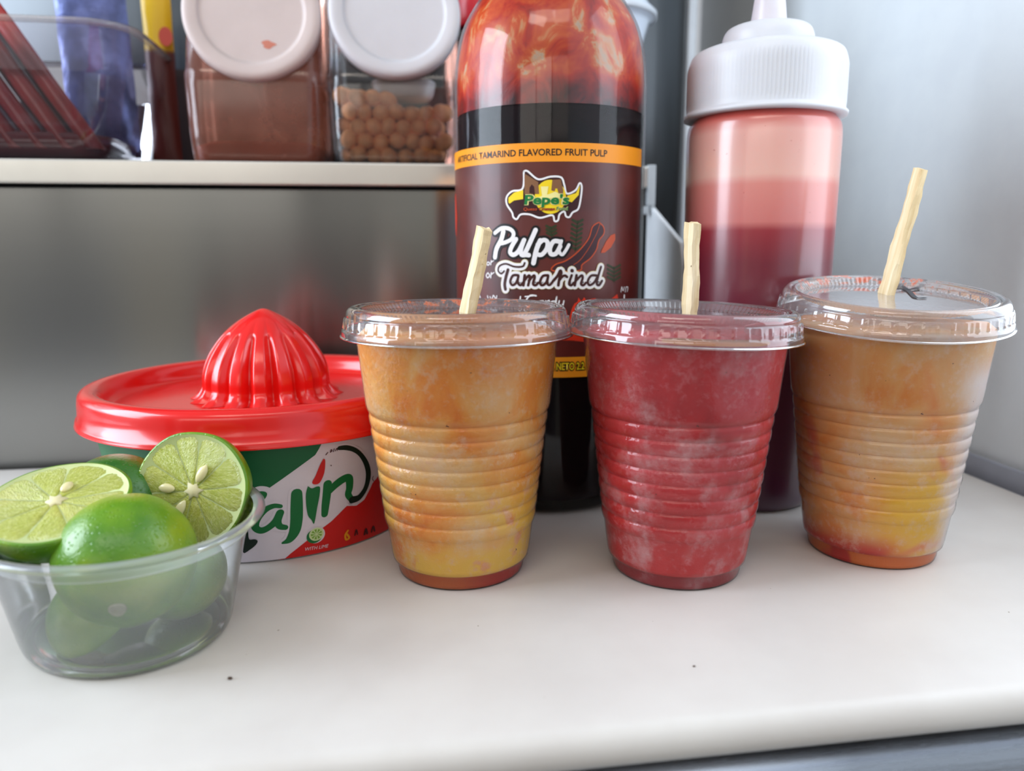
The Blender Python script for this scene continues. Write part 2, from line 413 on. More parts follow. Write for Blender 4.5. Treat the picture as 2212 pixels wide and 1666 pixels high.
ART={"pulpa":[[[[-31.32,13.747],[-26.99,13.956],[-22.29,13.931],[-19.78,13.737],[-20.79,13.469],[-24.38,13.316],[-28.67,13.24]],0.185],[[[-25.93,13.8],[-27.29,13.434],[-30.36,13.006],[-31.42,12.614]],0.229],[[[-18.3,13.448],[-20.8,13.121],[-21.82,12.85],[-19.81,12.734],[-16.84,12.909],[-13.71,13.408]],0.212],[[[-13.71,13.408],[-15.39,13.005],[-15.15,12.735],[-12.52,12.735]],0.203],[[[-7.4,13.863],[-9.71,13.425],[-12.05,13.004],[-13.23,12.773],[-11.1,12.716]],0.212],[[[-4.85,13.385],[-6.91,12.965],[-8.52,12.349]],0.221],[[[-6.23,13.195],[-3.25,13.404],[-0.96,13.308],[-1.4,13.002],[-4.14,12.734],[-6.9,12.773]],0.198],[[[5.89,13.325],[2.46,13.345],[0.42,13.04],[0.9,12.772],[3.64,12.79],[5.91,13.115]],0.203],[[[6.57,13.363],[5.23,12.962],[6.87,12.732],[8.93,12.923],[10.62,13.183]],0.15]],"tamarind":[[[[-13.37,12.356],[-14.67,12.193],[-19.33,12.183],[-24.44,12.312],[-28.48,12.203],[-29.33,11.986],[-27.41,11.85],[-25.51,11.97]],0.057],[[[-23.15,12.031],[-24.36,11.716],[-25.23,11.36],[-24.77,11.116]],0.119],[[[-17.11,11.783],[-20.09,11.768],[-21.78,11.503],[-20.61,11.32],[-18.35,11.429],[-16.96,11.724]],0.088],[[[-16.96,11.763],[-17.36,11.45],[-15.89,11.314],[-14.53,11.433]],0.079],[[[-13.37,11.785],[-14.14,11.316]],0.097],[[[-13.71,11.532],[-11.09,11.775],[-10.52,11.67],[-11.46,11.319]],0.088],[[[-11.09,11.534],[-8.36,11.776],[-7.89,11.671],[-8.73,11.399],[-7.42,11.321],[-5.93,11.439]],0.088],[[[-0.64,11.789],[-3.4,11.75],[-4.91,11.478],[-3.84,11.323],[-1.54,11.459],[-0.5,11.731]],0.088],[[[-0.5,11.77],[-0.94,11.42],[0.31,11.335],[2.14,11.517]],0.079],[[[2.14,11.517],[4.65,11.768],[6.01,12.0],[6.58,11.884],[5.59,11.613],[5.06,11.322]],0.093],[[[5.41,11.535],[6.97,11.709],[8.59,11.774],[9.76,11.708]],0.088],[[[12.34,11.783],[10.97,11.415],[12.07,11.317],[13.58,11.432]],0.088],[[[12.46,12.004],[12.6,11.989]],0.132],[[[15.06,11.781],[14.17,11.315]],0.097],[[[14.76,11.529],[17.78,11.767],[18.64,11.661],[17.7,11.389],[18.94,11.309],[20.52,11.424]],0.088],[[[27.19,11.754],[23.67,11.752],[21.67,11.501],[22.72,11.315],[25.56,11.435],[27.63,11.726]],0.088],[[[29.72,12.154],[28.27,11.784],[27.17,11.393],[28.71,11.304],[30.55,11.497]],0.093]],"white_small":[[[[-7.08,10.833],[-10.13,10.85],[-12.27,10.671],[-12.75,10.434],[-11.07,10.318],[-8.24,10.439]],0.071],[[[-13.23,10.788],[-7.31,10.852]],0.053],[[[-3.11,10.6],[-5.67,10.559],[-6.36,10.362],[-4.49,10.364],[-3.34,10.561],[-3.1,10.345]],0.062],[[[-1.72,10.6],[-2.17,10.325]],0.062],[[[-1.95,10.483],[0.13,10.62],[0.15,10.326]],0.057],[[[3.83,10.58],[1.52,10.561],[1.07,10.365],[2.92,10.365],[4.27,10.795]],0.062],[[[4.27,10.795],[3.62,10.345]],0.062],[[[5.68,10.599],[5.47,10.403],[7.57,10.421],[8.25,10.597]],0.062],[[[8.25,10.597],[7.12,10.205],[4.8,10.128]],0.053],[[[-15.9,10.784],[-16.39,10.349]],0.062],[[[-37.19,10.773],[-36.58,10.573]],0.053],[[[-35.31,10.738],[-34.11,10.581],[-32.89,10.806],[-31.15,10.631],[-30.56,10.792]],0.053],[[[-34.2,12.455],[-34.65,12.256]],0.053],[[[-34.21,12.376],[-32.6,12.456]],0.044],[[[-36.66,12.393],[-37.62,12.293],[-36.37,12.235],[-35.43,12.335],[-36.66,12.393]],0.049],[[[-34.27,11.88],[-34.72,11.641]],0.062],[[[-34.27,11.801],[-32.31,11.895]],0.049],[[[-36.73,11.876],[-38.02,11.754],[-37.08,11.636],[-35.5,11.739],[-36.73,11.876]],0.057],[[[45.25,10.926],[45.9,11.166],[47.12,10.98],[48.23,11.159]],0.04],[[[49.15,10.912],[49.88,11.133],[51.78,11.126],[51.26,10.924]],0.04],[[[48.41,10.752],[48.35,10.529]],0.097],[[[-44.36,10.849],[-42.94,10.671]],0.062]],"pod":[[28.14,14.219],[24.24,14.013],[22.3,13.534],[18.64,13.112],[13.88,12.729],[8.75,12.443],[3.23,12.271],[2.1,12.001],[16.63,11.993],[18.29,12.263],[23.25,12.57],[26.82,12.955],[28.33,13.38],[31.46,13.69],[31.21,13.998]],"pod_line":[[[[28.8,14.15],[26.66,13.688],[22.14,13.034],[17.28,12.496],[13.47,12.267]],0.026]],"pod2":[[39.52,13.702],[36.28,13.622],[33.1,13.342],[30.09,12.915],[29.84,12.798],[32.37,12.816],[36.76,13.068],[39.62,13.42]],"leaves":[[[[14.33,12.883],[15.56,14.295]],0.044],[[[14.42,12.984],[11.57,13.112]],0.115],[[[14.42,12.984],[17.28,13.11]],0.115],[[[14.59,13.187],[11.74,13.314]],0.115],[[[14.59,13.187],[17.46,13.313]],0.115],[[[14.77,13.389],[11.92,13.515]],0.115],[[[14.77,13.389],[17.63,13.515]],0.115],[[[14.94,13.591],[12.09,13.717]],0.115],[[[14.94,13.591],[17.81,13.717]],0.115],[[[15.12,13.793],[12.27,13.918]],0.115],[[[15.12,13.793],[17.98,13.919]],0.115],[[[15.29,13.994],[12.44,14.119]],0.115],[[[15.29,13.994],[18.16,14.12]],0.115],[[[15.47,14.194],[12.62,14.319]],0.115],[[[15.47,14.194],[18.34,14.321]],0.115],[[[1.3,13.536],[0.81,14.011]],0.044],[[[1.22,13.615],[-1.29,13.731]],0.115],[[[1.22,13.615],[3.72,13.73]],0.115],[[[1.06,13.774],[-1.45,13.889]],0.115],[[[1.06,13.774],[3.55,13.888]],0.115],[[[0.89,13.932],[-1.61,14.047]],0.115],[[[0.89,13.932],[3.39,14.046]],0.115],[[[39.51,11.405],[39.26,12.161]],0.044],[[[39.48,11.5],[34.74,11.674]],0.115],[[[39.48,11.5],[44.59,11.653]],0.115],[[[39.42,11.689],[34.69,11.862]],0.115],[[[39.42,11.689],[44.51,11.843]],0.115],[[[39.35,11.878],[34.63,12.049]],0.115],[[[39.35,11.878],[44.44,12.033]],0.115],[[[39.29,12.067],[34.58,12.237]],0.115],[[[39.29,12.067],[44.36,12.223]],0.115]],"flame":[[10.2,8.784],[11.01,9.701],[12.78,10.231],[14.14,10.456],[15.99,10.544],[16.43,10.741],[18.16,10.556],[19.85,10.75],[21.24,10.58],[24.4,10.664],[27.05,10.688],[24.74,10.435],[29.42,10.46],[36.15,10.554],[42.34,10.841],[43.88,10.369],[46.0,8.623],[23.6,8.592],[13.91,8.7],[7.02,8.726]],"logo_out":[[-13.92,16.5],[-11.87,16.508],[-6.06,16.138],[0.38,16.246],[6.08,16.213],[7.86,15.886],[9.31,15.497],[13.98,15.644],[16.27,15.967],[17.5,15.812],[17.05,15.317],[15.66,14.819],[12.57,14.652],[10.81,14.444],[8.92,14.485],[7.99,14.692],[5.49,14.568],[4.61,14.298],[2.76,14.27],[1.5,14.527],[-4.99,14.414],[-10.57,14.569],[-15.66,14.575],[-17.9,14.368],[-19.95,14.463],[-20.71,14.674],[-23.82,15.056],[-23.8,15.391],[-20.57,15.632],[-14.6,15.742]],"logo_ribbon":[[-22.79,15.346],[-19.48,15.567],[-14.29,15.68],[-14.29,15.267],[-19.49,15.214],[-22.13,15.074],[-22.8,15.138]],"logo_horn":[[9.43,15.395],[14.26,15.521],[16.44,15.873],[15.83,15.44],[12.0,15.107],[10.47,15.148]],"logo_sun":[[8.82,15.353],[8.65,15.502],[8.15,15.644],[7.36,15.775],[6.3,15.889],[5.02,15.983],[3.58,16.053],[2.01,16.097],[0.39,16.112],[-1.23,16.098],[-2.79,16.057],[-4.23,15.988],[-5.5,15.895],[-6.54,15.782],[-7.31,15.651],[-7.79,15.509],[-7.95,15.361],[-7.78,15.212],[-7.29,15.068],[-6.51,14.935],[-5.45,14.818],[-4.17,14.722],[-2.72,14.65],[-1.14,14.605],[0.49,14.59],[2.13,14.604],[3.7,14.647],[5.14,14.718],[6.41,14.813],[7.45,14.929],[8.21,15.061],[8.68,15.204]],"logo_wall":[[-13.56,16.405],[-6.06,16.016],[-5.54,15.482],[-13.56,15.493]],"logo_arch":[[-10.84,15.53],[-10.69,15.776],[-9.57,15.918],[-8.31,15.814],[-7.8,15.484]],"logo_wall2":[[1.48,16.111],[5.94,16.131],[7.39,15.64],[7.16,15.435],[4.91,15.435],[4.14,15.722],[3.14,15.722],[2.66,15.599],[0.92,15.641]],"logo_jug":[[-4.65,15.809],[-0.58,15.814],[-1.45,15.375],[-3.94,15.377]],"logo_food":[[-0.06,15.477],[2.91,15.579],[5.9,15.476],[7.92,15.312],[-7.04,15.277],[-4.04,15.398]],"logo_plate":[[-14.29,15.494],[11.44,15.478],[11.76,14.983],[10.52,14.714],[-14.19,14.727]],"txt_pepes":[[-13.56,15.029],[10.48,15.016],[-13.56,15.443]],"txt_queso":[[-14.08,14.747],[2.88,14.726],[-14.08,14.881]],"txt_foodt":[[3.72,14.755],[9.91,14.755],[3.71,14.904]],"txt_band":[[-47.23,17.264],[32.74,17.17],[-20.51,17.175],[-20.5,17.448]],"txt_neto":[[2.88,7.294],[23.45,7.306],[13.15,7.301],[13.1,7.682]],"band1":[[0.58,17.75],[0.64,16.919]],"band2":[[13.07,7.905],[13.19,6.941],[13.09,7.726],[13.15,7.234]],"bandends":[[-74.9,17.756],[62.99,17.573]],"redspot":[[-78.12,15.739],[-76.3,13.766]],"T_poly":[[-9.57,1.637],[-8.97,1.571],[-8.92,1.161],[-7.24,1.146],[-6.22,1.061],[-6.89,0.887],[-8.98,0.675],[-11.41,0.576]],"T_bar":[[-12.61,2.879],[-8.67,3.131],[-5.99,3.187],[-4.35,3.305],[-2.53,3.26],[-2.17,3.113],[-3.45,2.883],[-5.34,2.944],[-8.89,2.817],[-11.68,2.676]],"a1":[[[[1.74,2.551],[-0.42,2.596],[-3.19,2.441],[-5.84,2.069],[-6.61,1.712],[-5.05,1.532],[-2.78,1.606],[-0.17,1.874],[1.5,2.253]],[0.176,0.211,0.246,0.298,0.316,0.298,0.263,0.281,0.298]],[[[1.64,2.271],[0.68,1.901],[1.14,1.649],[2.94,1.556]],[0.281,0.281,0.281,0.232]]],"j":[[[[6.97,3.04],[6.84,2.398],[6.61,1.793],[5.87,1.314],[4.05,0.958],[1.84,0.845]],[0.428,0.485,0.485,0.439,0.298,0.098]]],"i_poly":[[10.59,3.306],[11.85,3.171],[13.29,3.219],[14.5,3.166],[14.31,2.759],[13.58,2.247],[12.98,1.769],[12.38,1.516],[11.64,1.72],[10.47,1.953],[9.94,2.455],[9.91,2.98]],"accent":[[15.53,4.424],[16.17,4.347],[15.93,3.806],[14.44,3.381],[12.71,3.336],[11.92,3.449],[13.0,3.712],[14.41,4.157]],"n1":[[[[17.1,3.256],[16.85,2.776],[16.45,2.297],[16.18,1.872]],[0.351,0.351,0.334,0.281]],[[[16.85,2.776],[19.86,3.144],[22.98,3.344],[24.8,3.293],[25.12,2.873],[24.73,2.555],[26.4,2.254]],[0.211,0.334,0.351,0.351,0.323,0.298,0.253]]],"n2":[[[[26.4,2.254],[29.26,2.287],[31.87,2.661],[32.66,3.218],[31.57,3.747],[28.95,4.272],[26.11,4.59],[23.18,4.752],[20.88,4.791]],[0.253,0.218,0.193,0.204,0.183,0.147,0.154,0.169,0.14]]],"lime_c":[[13.28,0.993],[16.04,0.916],[13.28,1.368],[10.85,1.035],[11.74,0.719]],"with_lime":[[9.01,0.316],[17.47,0.26],[9.03,0.471]],"flame_y":[[[[25.21,0.818],[24.21,0.639],[24.65,0.41],[25.91,0.451],[24.92,0.657]],0.091]],"darktxt":[[[[28.32,0.494],[28.77,0.736],[29.47,0.495]],0.07],[[[32.77,0.37],[33.22,0.613],[34.04,0.364]],0.105],[[[36.22,0.365],[36.92,0.599],[37.84,0.344]],0.091]],"tiny":[[[[16.38,4.587],[17.0,4.683]],0.032],[[[17.81,4.665],[18.38,4.719],[18.08,4.785],[17.86,4.672]],0.032],[[[18.83,4.67],[19.1,4.801]],0.032],[[[19.5,4.693],[19.98,4.8],[20.15,4.698]],0.032],[[[34.99,3.101],[34.59,2.989],[35.3,2.861]],0.035],[[[18.12,4.072],[18.19,4.063]],0.042]],"green_low":[[-25.36,3.46],[-16.4,3.479],[-6.15,3.366],[-2.22,3.343],[4.84,3.948],[13.29,4.671],[12.6,4.724],[14.39,4.941]],"red_up":[[-0.02,-0.205],[2.0,0.055],[4.45,0.301],[9.31,0.717],[15.14,1.214],[18.6,1.45],[24.41,2.025],[28.36,1.906],[31.65,2.08],[33.93,2.508],[35.14,2.803],[36.71,2.918]],"black_blot":[[1.63,4.521],[2.67,4.564],[3.72,4.626],[3.92,4.43],[3.37,4.322],[2.36,4.414]]}
# ================================================================== TALL PULP BOTTLE
PB = (1.98, 41.3)
bottle = thing('pulp_bottle', 'tall round bottle of dark tamarind pulp with a brown label', 'bottle', Vector((PB[0], PB[1], 0))*S)
face_p = atan2(PB[1], PB[0])+pi
shell = smooth_prof([(0.01, 0.5), (2.5, 0.35), (3.9, 0.02), (4.5, 0.1), (4.82, 0.7), (4.85, 1.5)], 4)+[(4.85, 8), (4.85, 14), (4.85, 19.5)]+smooth_prof([(4.85, 20.2), (4.84, 21.2), (4.72, 22.4), (4.42, 23.6), (3.95, 24.5), (3.3, 25.4), (2.6, 26.1), (2.05, 26.6), (1.9, 27.1), (1.9, 28.6)], 4)
M_shell = clear('bottle_plastic', haze=0.004, haze_col=rgb(225, 215, 220), rough=0.05, refl=0.6, edge=0.22, bmp=0.05, bscale=45)
V, F = lathe(shell, 128); link_mesh('bottle_wall', V, F, M_shell, bottle)
m, t, out = nt('dark_pulp'); M_pulp = m
n1 = noise(t, coords(t), 60, 3)
c = ramp(t, n1, [(0.3, rgb(10, 6, 10)), (0.75, rgb(26, 9, 13))]); bsdf(t, out, c, Roughness=0.6, Specular_IOR_Level=0.1)
V, F = lathe([(0.01, 0.7), (3.8, 0.5), (4.4, 0.6), (4.70, 1.2), (4.72, 19.3), (4.6, 19.75), (0.01, 19.75)], 96); link_mesh('pulp', V, F, M_pulp, bottle)
# film of pulp splashed on the inside above the level
m, t, out = nt('pulp_film'); M_film = m
co = coords(t, (1, 1, 0.75)); n1 = noise(t, co, 62, 6, 0.62, 0.8); n2 = noise(t, co, 34, 4, 0.6, 1.2)
z = xyz(t)[2]
hgt = maprange(t, z, 0.195, 0.212, 0.26, 0.0)
dens = math2(t, 'ADD', math2(t, 'ADD', math2(t, 'MULTIPLY', n1, 0.55), math2(t, 'MULTIPLY', n2, 0.45)), hgt)
colr = ramp(t, dens, [(0.40, rgb(240, 206, 176)), (0.445, rgb(232, 150, 96)), (0.475, rgb(226, 92, 34)), (0.55, rgb(206, 50, 20)), (0.66, rgb(150, 24, 18)), (0.80, rgb(50, 10, 14))])
alpha = maprange(t, dens, 0.38, 0.46, 0.72, 1.0)
df = bsdf(t, None, colr, Roughness=0.35, Coat_Weight=0.5)
tl = N(t, 'ShaderNodeBsdfTranslucent'); L(t, colr, tl.inputs[0])
mx = N(t, 'ShaderNodeMixShader'); mx.inputs[0].default_value = 0.15; L(t, df.outputs[0], mx.inputs[1]); L(t, tl.outputs[0], mx.inputs[2])
tr = N(t, 'ShaderNodeBsdfTransparent'); tr.inputs[0].default_value = (0.95, 0.8, 0.72, 1)
ms = N(t, 'ShaderNodeMixShader'); L(t, alpha, ms.inputs[0]); L(t, tr.outputs[0], ms.inputs[1]); L(t, mx.outputs[0], ms.inputs[2]); L(t, ms.outputs[0], out.inputs[0])
L(t, bump(t, n1, 0.5, 0.001), df.inputs['Normal'])
V, F = lathe([(r-0.13, z) for r, z in shell if z > 19.4], 96); link_mesh('pulp_film', V, F, M_film, bottle)
V, F = lathe(smooth_prof([(2.15, 27.3), (2.3, 27.4), (2.3, 28.9), (2.1, 29.2), (0.01, 29.25)], 3), 64, lambda r, z, a: (r+0.04*cos(a*60) if 27.4 < z < 29 else r, z))
link_mesh('cap', V, F, plain('bottle_cap_red', rgb(170, 30, 24), 0.35), bottle)
# --- label, wrapped round the front
SP = Skin(4.87, 0.0, face_p)
def arcs(skin, a0, a1, zlow, zhigh, n=48, rows=1):
    V, F = [], []
    for i in range(n+1):
        a = a0+(a1-a0)*i/n; x = skin.s_of(a); lo = zlow(a) if callable(zlow) else zlow; hi = zhigh(a) if callable(zhigh) else zhigh
        for j in range(rows+1): V.append((x, lo+(hi-lo)*j/rows))
    for i in range(n):
        for j in range(rows): k = i*(rows+1)+j; F.append((k, k+rows+1, k+rows+2, k+1))
    return V, F
def pr_(lst): return [(SP.s_of(a), z) for a, z in lst]
def ink(name, col, rough=0.42, var=0.05): return plain(name, col, rough, var=var, spec=0.35)
m, t, out = nt('label_brown'); M_lab = m
n1 = noise(t, coords(t), 26, 3); c = ramp(t, n1, [(0.3, rgb(58, 16, 15)), (0.7, rgb(100, 30, 20))])
p = bsdf(t, out, c, Roughness=0.4, Coat_Weight=0.12, Coat_Roughness=0.08)
L(t, bump(t, noise(t, coords(t, (1, 1, 0.35)), 55, 2), 0.25, 0.0012), p.inputs['Normal'])
V, F = arcs(SP, -170, 66, 6.94, 17.75, 110, 2)
lab = link_mesh('label', SP(V, 0.015), F, M_lab, bottle)
lab['label'] = 'glossy brown paper label with white lettering'
M_or = ink('label_orange', rgb(240, 150, 28)); M_wh = ink('label_white', rgb(232, 230, 230)); M_bk = ink('label_black', rgb(14, 10, 12)); M_cream = ink('label_cream', rgb(238, 226, 150))
M_tam = ink('label_dark_brown', rgb(58, 18, 14)); M_yel = ink('label_yellow', rgb(238, 206, 30)); M_grn = ink('label_green', rgb(10, 112, 52)); M_mar = ink('label_maroon', rgb(52, 12, 16))
M_leaf = ink('label_leaf', rgb(44, 52, 26)); M_fire = ink('label_flame', rgb(205, 50, 24)); M_bro = ink('label_wall_brown', rgb(128, 88, 58)); M_pur = ink('label_purple', rgb(58, 26, 34)); M_redor = ink('label_pod_orange', rgb(190, 74, 34))
art(SP, 'orange_band', [arcs(SP, -170, 66, 16.92, 17.75, 100)], 0.025, M_or, lab)
art(SP, 'orange_band', [arcs(SP, -170, 66, 6.94, 7.92, 100)], 0.025, M_or, lab)
sx = SP.s_of
art(SP, 'lettering', [fit_text('ARTIFICIAL TAMARIND FLAVORED FRUIT PULP', sx(-44.3), sx(32.7), 17.19, 0.29, 0.016, ('ARTIFICIAL ', 'TAMARIND FLAVORED FRUIT PULP'))], 0.035, M_bk, lab, 'black capitals')
art(SP, 'lettering', [fit_text('CONT. NETO 2.2 L', sx(2.9), sx(23.4), 7.31, 0.34, 0.13, ('CONT. ', 'NETO 2.2 L'))], 0.035, M_bk, lab)
art(SP, 'lettering', [fit_text('CONT. NETO 2.2 L', sx(2.9), sx(23.4), 7.31, 0.34, 0.022, ('CONT. ', 'NETO 2.2 L'))], 0.045, M_yel, lab, 'yellow capitals with black outline')
art(SP, 'red_print', [poly2d([(sx(-83), 14.0), (sx(-76), 13.6), (sx(-73), 14.6), (sx(-76), 15.8), (sx(-83), 15.6)])], 0.028, M_fire, lab)
# pod, leaves, flames behind the words
pod = pr_(ART['pod']); art(SP, 'pod_print', [poly2d(pod)], 0.028, M_pur, lab)
art(SP, 'pod_print', [ribbon2d(pod+[pod[0]], 0.055)], 0.036, M_redor, lab)
art(SP, 'pod_print', [ribbon2d(pr_(p_), w) for p_, w in ART['pod_line']]+[poly2d(pr_(ART['pod2']))], 0.036, M_redor, lab)
art(SP, 'leaf_print', [ribbon2d(pr_(p_), w) for p_, w in ART['leaves']], 0.026, M_leaf, lab)
art(SP, 'flame_print', [poly2d(pr_(ART['flame']))], 0.028, M_fire, lab)
def words(key, grow, lift, mat, label=None):
    return art(SP, 'lettering', [ribbon2d(pr_(p_), w+grow) for p_, w in ART[key]], lift, mat, lab, label)
words('pulpa', 0.22, 0.040, M_bk)
words('tamarind', 0.30, 0.052, M_cream)
words('tamarind', 0.27, 0.060, M_wh)
words('pulpa', 0.0, 0.064, M_wh, 'large white script')
words('tamarind', 0.035, 0.068, M_tam, 'brown script outlined in white')
words('white_small', 0.0, 0.040, M_wh)
# emblem
lo = pr_(ART['logo_out'])
art(SP, 'emblem', [ribbon2d(lo+[lo[0]], 0.085)], 0.046, M_wh, lab)
art(SP, 'emblem', [poly2d(lo)], 0.040, M_mar, lab)
art(SP, 'emblem', [poly2d(pr_(ART['logo_sun'])), poly2d(pr_(ART['logo_ribbon'])), poly2d(pr_(ART['logo_horn']))], 0.048, M_yel, lab)
art(SP, 'emblem', [poly2d(pr_(ART['logo_wall'])), poly2d(pr_(ART['logo_wall2']))], 0.054, M_bro, lab)
art(SP, 'emblem', [poly2d(pr_(ART['logo_arch']))], 0.060, M_mar, lab)
art(SP, 'emblem', [poly2d(pr_(ART['logo_jug'])), poly2d(pr_(ART['logo_food']))], 0.060, M_cream, lab)
def ttl(body, key, off, lift, mat, slant=0.1, label=None):
    a, b, c_ = pr_(ART[key]); art(SP, 'lettering', [fit_text(body, a[0], b[0], a[1], c_[1]-a[1], off, None, slant)], lift, mat, lab, label)
ttl("Pepe's", 'txt_pepes', 0.075, 0.068, M_cream); ttl("Pepe's", 'txt_pepes', 0.035, 0.078, M_grn, label='green letters on the emblem')
ttl('Queso Cremas', 'txt_queso', 0.06, 0.068, M_mar); ttl('Queso Cremas', 'txt_queso', 0.01, 0.078, M_redor)
ttl('Food', 'txt_foodt', 0.07, 0.068, M_cream); ttl('Food', 'txt_foodt', 0.02, 0.078, M_grn)

# ================================================================== SQUEEZE BOTTLE
sq = thing('squeeze_bottle', 'clear squeeze bottle half full of dark red syrup, white ribbed cap and long nozzle', 'squeeze bottle', Vector((12.5, 40.0, 0))*S)
m, t, out = nt('syrup_bottle_wall')
z = xyz(t)[2]; co = coords(t); n1 = noise(t, co, 30, 4); n2 = noise(t, coords(t, (1, 1, .25)), 300, 2)
zj = math2(t, 'ADD', z, math2(t, 'MULTIPLY', n1, 0.0016))
c = ramp(t, maprange(t, zj, 0.0, 0.20, 0, 1, False), [(0.0, rgb(70, 28, 58)), (0.35, rgb(88, 30, 52)), (0.62, rgb(112, 28, 44)), (0.695, rgb(142, 34, 46)), (0.715, rgb(196, 112, 106)), (0.80, rgb(206, 126, 116)), (0.822, rgb(218, 166, 152)), (0.92, rgb(214, 156, 144)), (0.955, rgb(184, 76, 66)), (1.0, rgb(150, 40, 36))])
sp = noise(t, co, 420, 2); c = mixc(t, maprange(t, sp, 0.72, 0.78, 0, 0.5), c, rgb(150, 40, 30))
p = bsdf(t, out, c, Roughness=0.30, Specular_IOR_Level=0.6, Coat_Weight=0.6, Coat_Roughness=0.16)
p.inputs['Subsurface Weight'].default_value = 0.35; p.inputs['Subsurface Radius'].default_value = (1, .35, .3); p.inputs['Subsurface Scale'].default_value = 0.008
L(t, bump(t, n2, 0.05, 0.0004), p.inputs['Normal']); M_sqb = m
prof = smooth_prof([(0.01, 0.35), (2.4, 0.3), (2.9, 0.02), (3.25, 0.12), (3.5, 0.6), (3.56, 1.4)], 4)+[(3.62, 8), (3.65, 13)]+smooth_prof([(3.68, 17), (3.68, 18.3), (3.6, 18.9), (3.35, 19.25), (3.2, 19.8)], 4)
V, F = lathe(prof, 96); o = link_mesh('bottle_wall', V, F, M_sqb, sq); o['label'] = 'translucent pink wall over dark red syrup'
M_capw = plain('cap_white', rgb(206, 206, 210), 0.4, var=0.02, sss=0.3)
cp = [(3.3, 19.25), (3.86, 19.28), (3.88, 19.42), (3.76, 19.52)]+[(3.74, 19.6+k*0.28) for k in range(8)]+smooth_prof([(3.70, 21.85), (3.55, 22.2), (3.2, 22.4), (2.6, 22.52), (2.25, 22.6)], 4)
V, F = lathe(cp, 240, lambda r, z, a: (r+(0.022*cos(a*120) if 19.6 < z < 21.7 else 0), z)); o = link_mesh('cap', V, F, M_capw, sq); o['label'] = 'white ribbed screw cap'
V, F = lathe(smooth_prof([(2.25, 22.4), (2.18, 22.7), (2.12, 23.1), (1.95, 23.4), (1.6, 23.55), (1.1, 23.62), (0.84, 23.66)], 5), 72); link_mesh('collar', V, F, M_capw, sq)
V, F = lathe([(0.86, 23.5), (0.84, 23.8), (0.60, 25.8), (0.42, 27.4), (0.30, 28.6), (0.22, 29.0), (0.12, 29.0)], 48); link_mesh('nozzle', V, F, plain('nozzle_white', rgb(214, 208, 214), 0.35, sss=0.3), sq)

# ================================================================== THE THREE CUPS
def cup_prof():
    P = [(0.01, 0.22), (2.1, 0.2), (2.35, 0.03), (2.48, 0.0), (2.56, 0.06), (2.60, 0.2), (2.64, 0.56), (2.66, 0.60), (2.80, 0.66), (2.84, 0.85), (2.93, 1.5), (3.0, 2.05)]
    z0, z1, n = 2.1, 6.7, 8
    for k in range(n):
        za = z0+(z1-z0)*k/n; h = (z1-z0)/n; r0 = 3.02+(3.56-3.02)*k/n
        for f, dr in ((0.0, 0.0), (0.12, 0.036), (0.4, 0.064), (0.7, 0.06), (0.92, 0.03), (0.99, 0.0)):
            P.append((r0+dr+(3.56-3.02)/n*f, za+h*f))
    P += [(3.58, 6.72), (3.66, 6.86), (3.70, 7.0), (3.76, 7.6), (3.86, 8.6), (3.96, 9.55), (4.0, 9.85), (4.25, 9.93), (4.32, 10.0)]
    return P
CP = cup_prof()
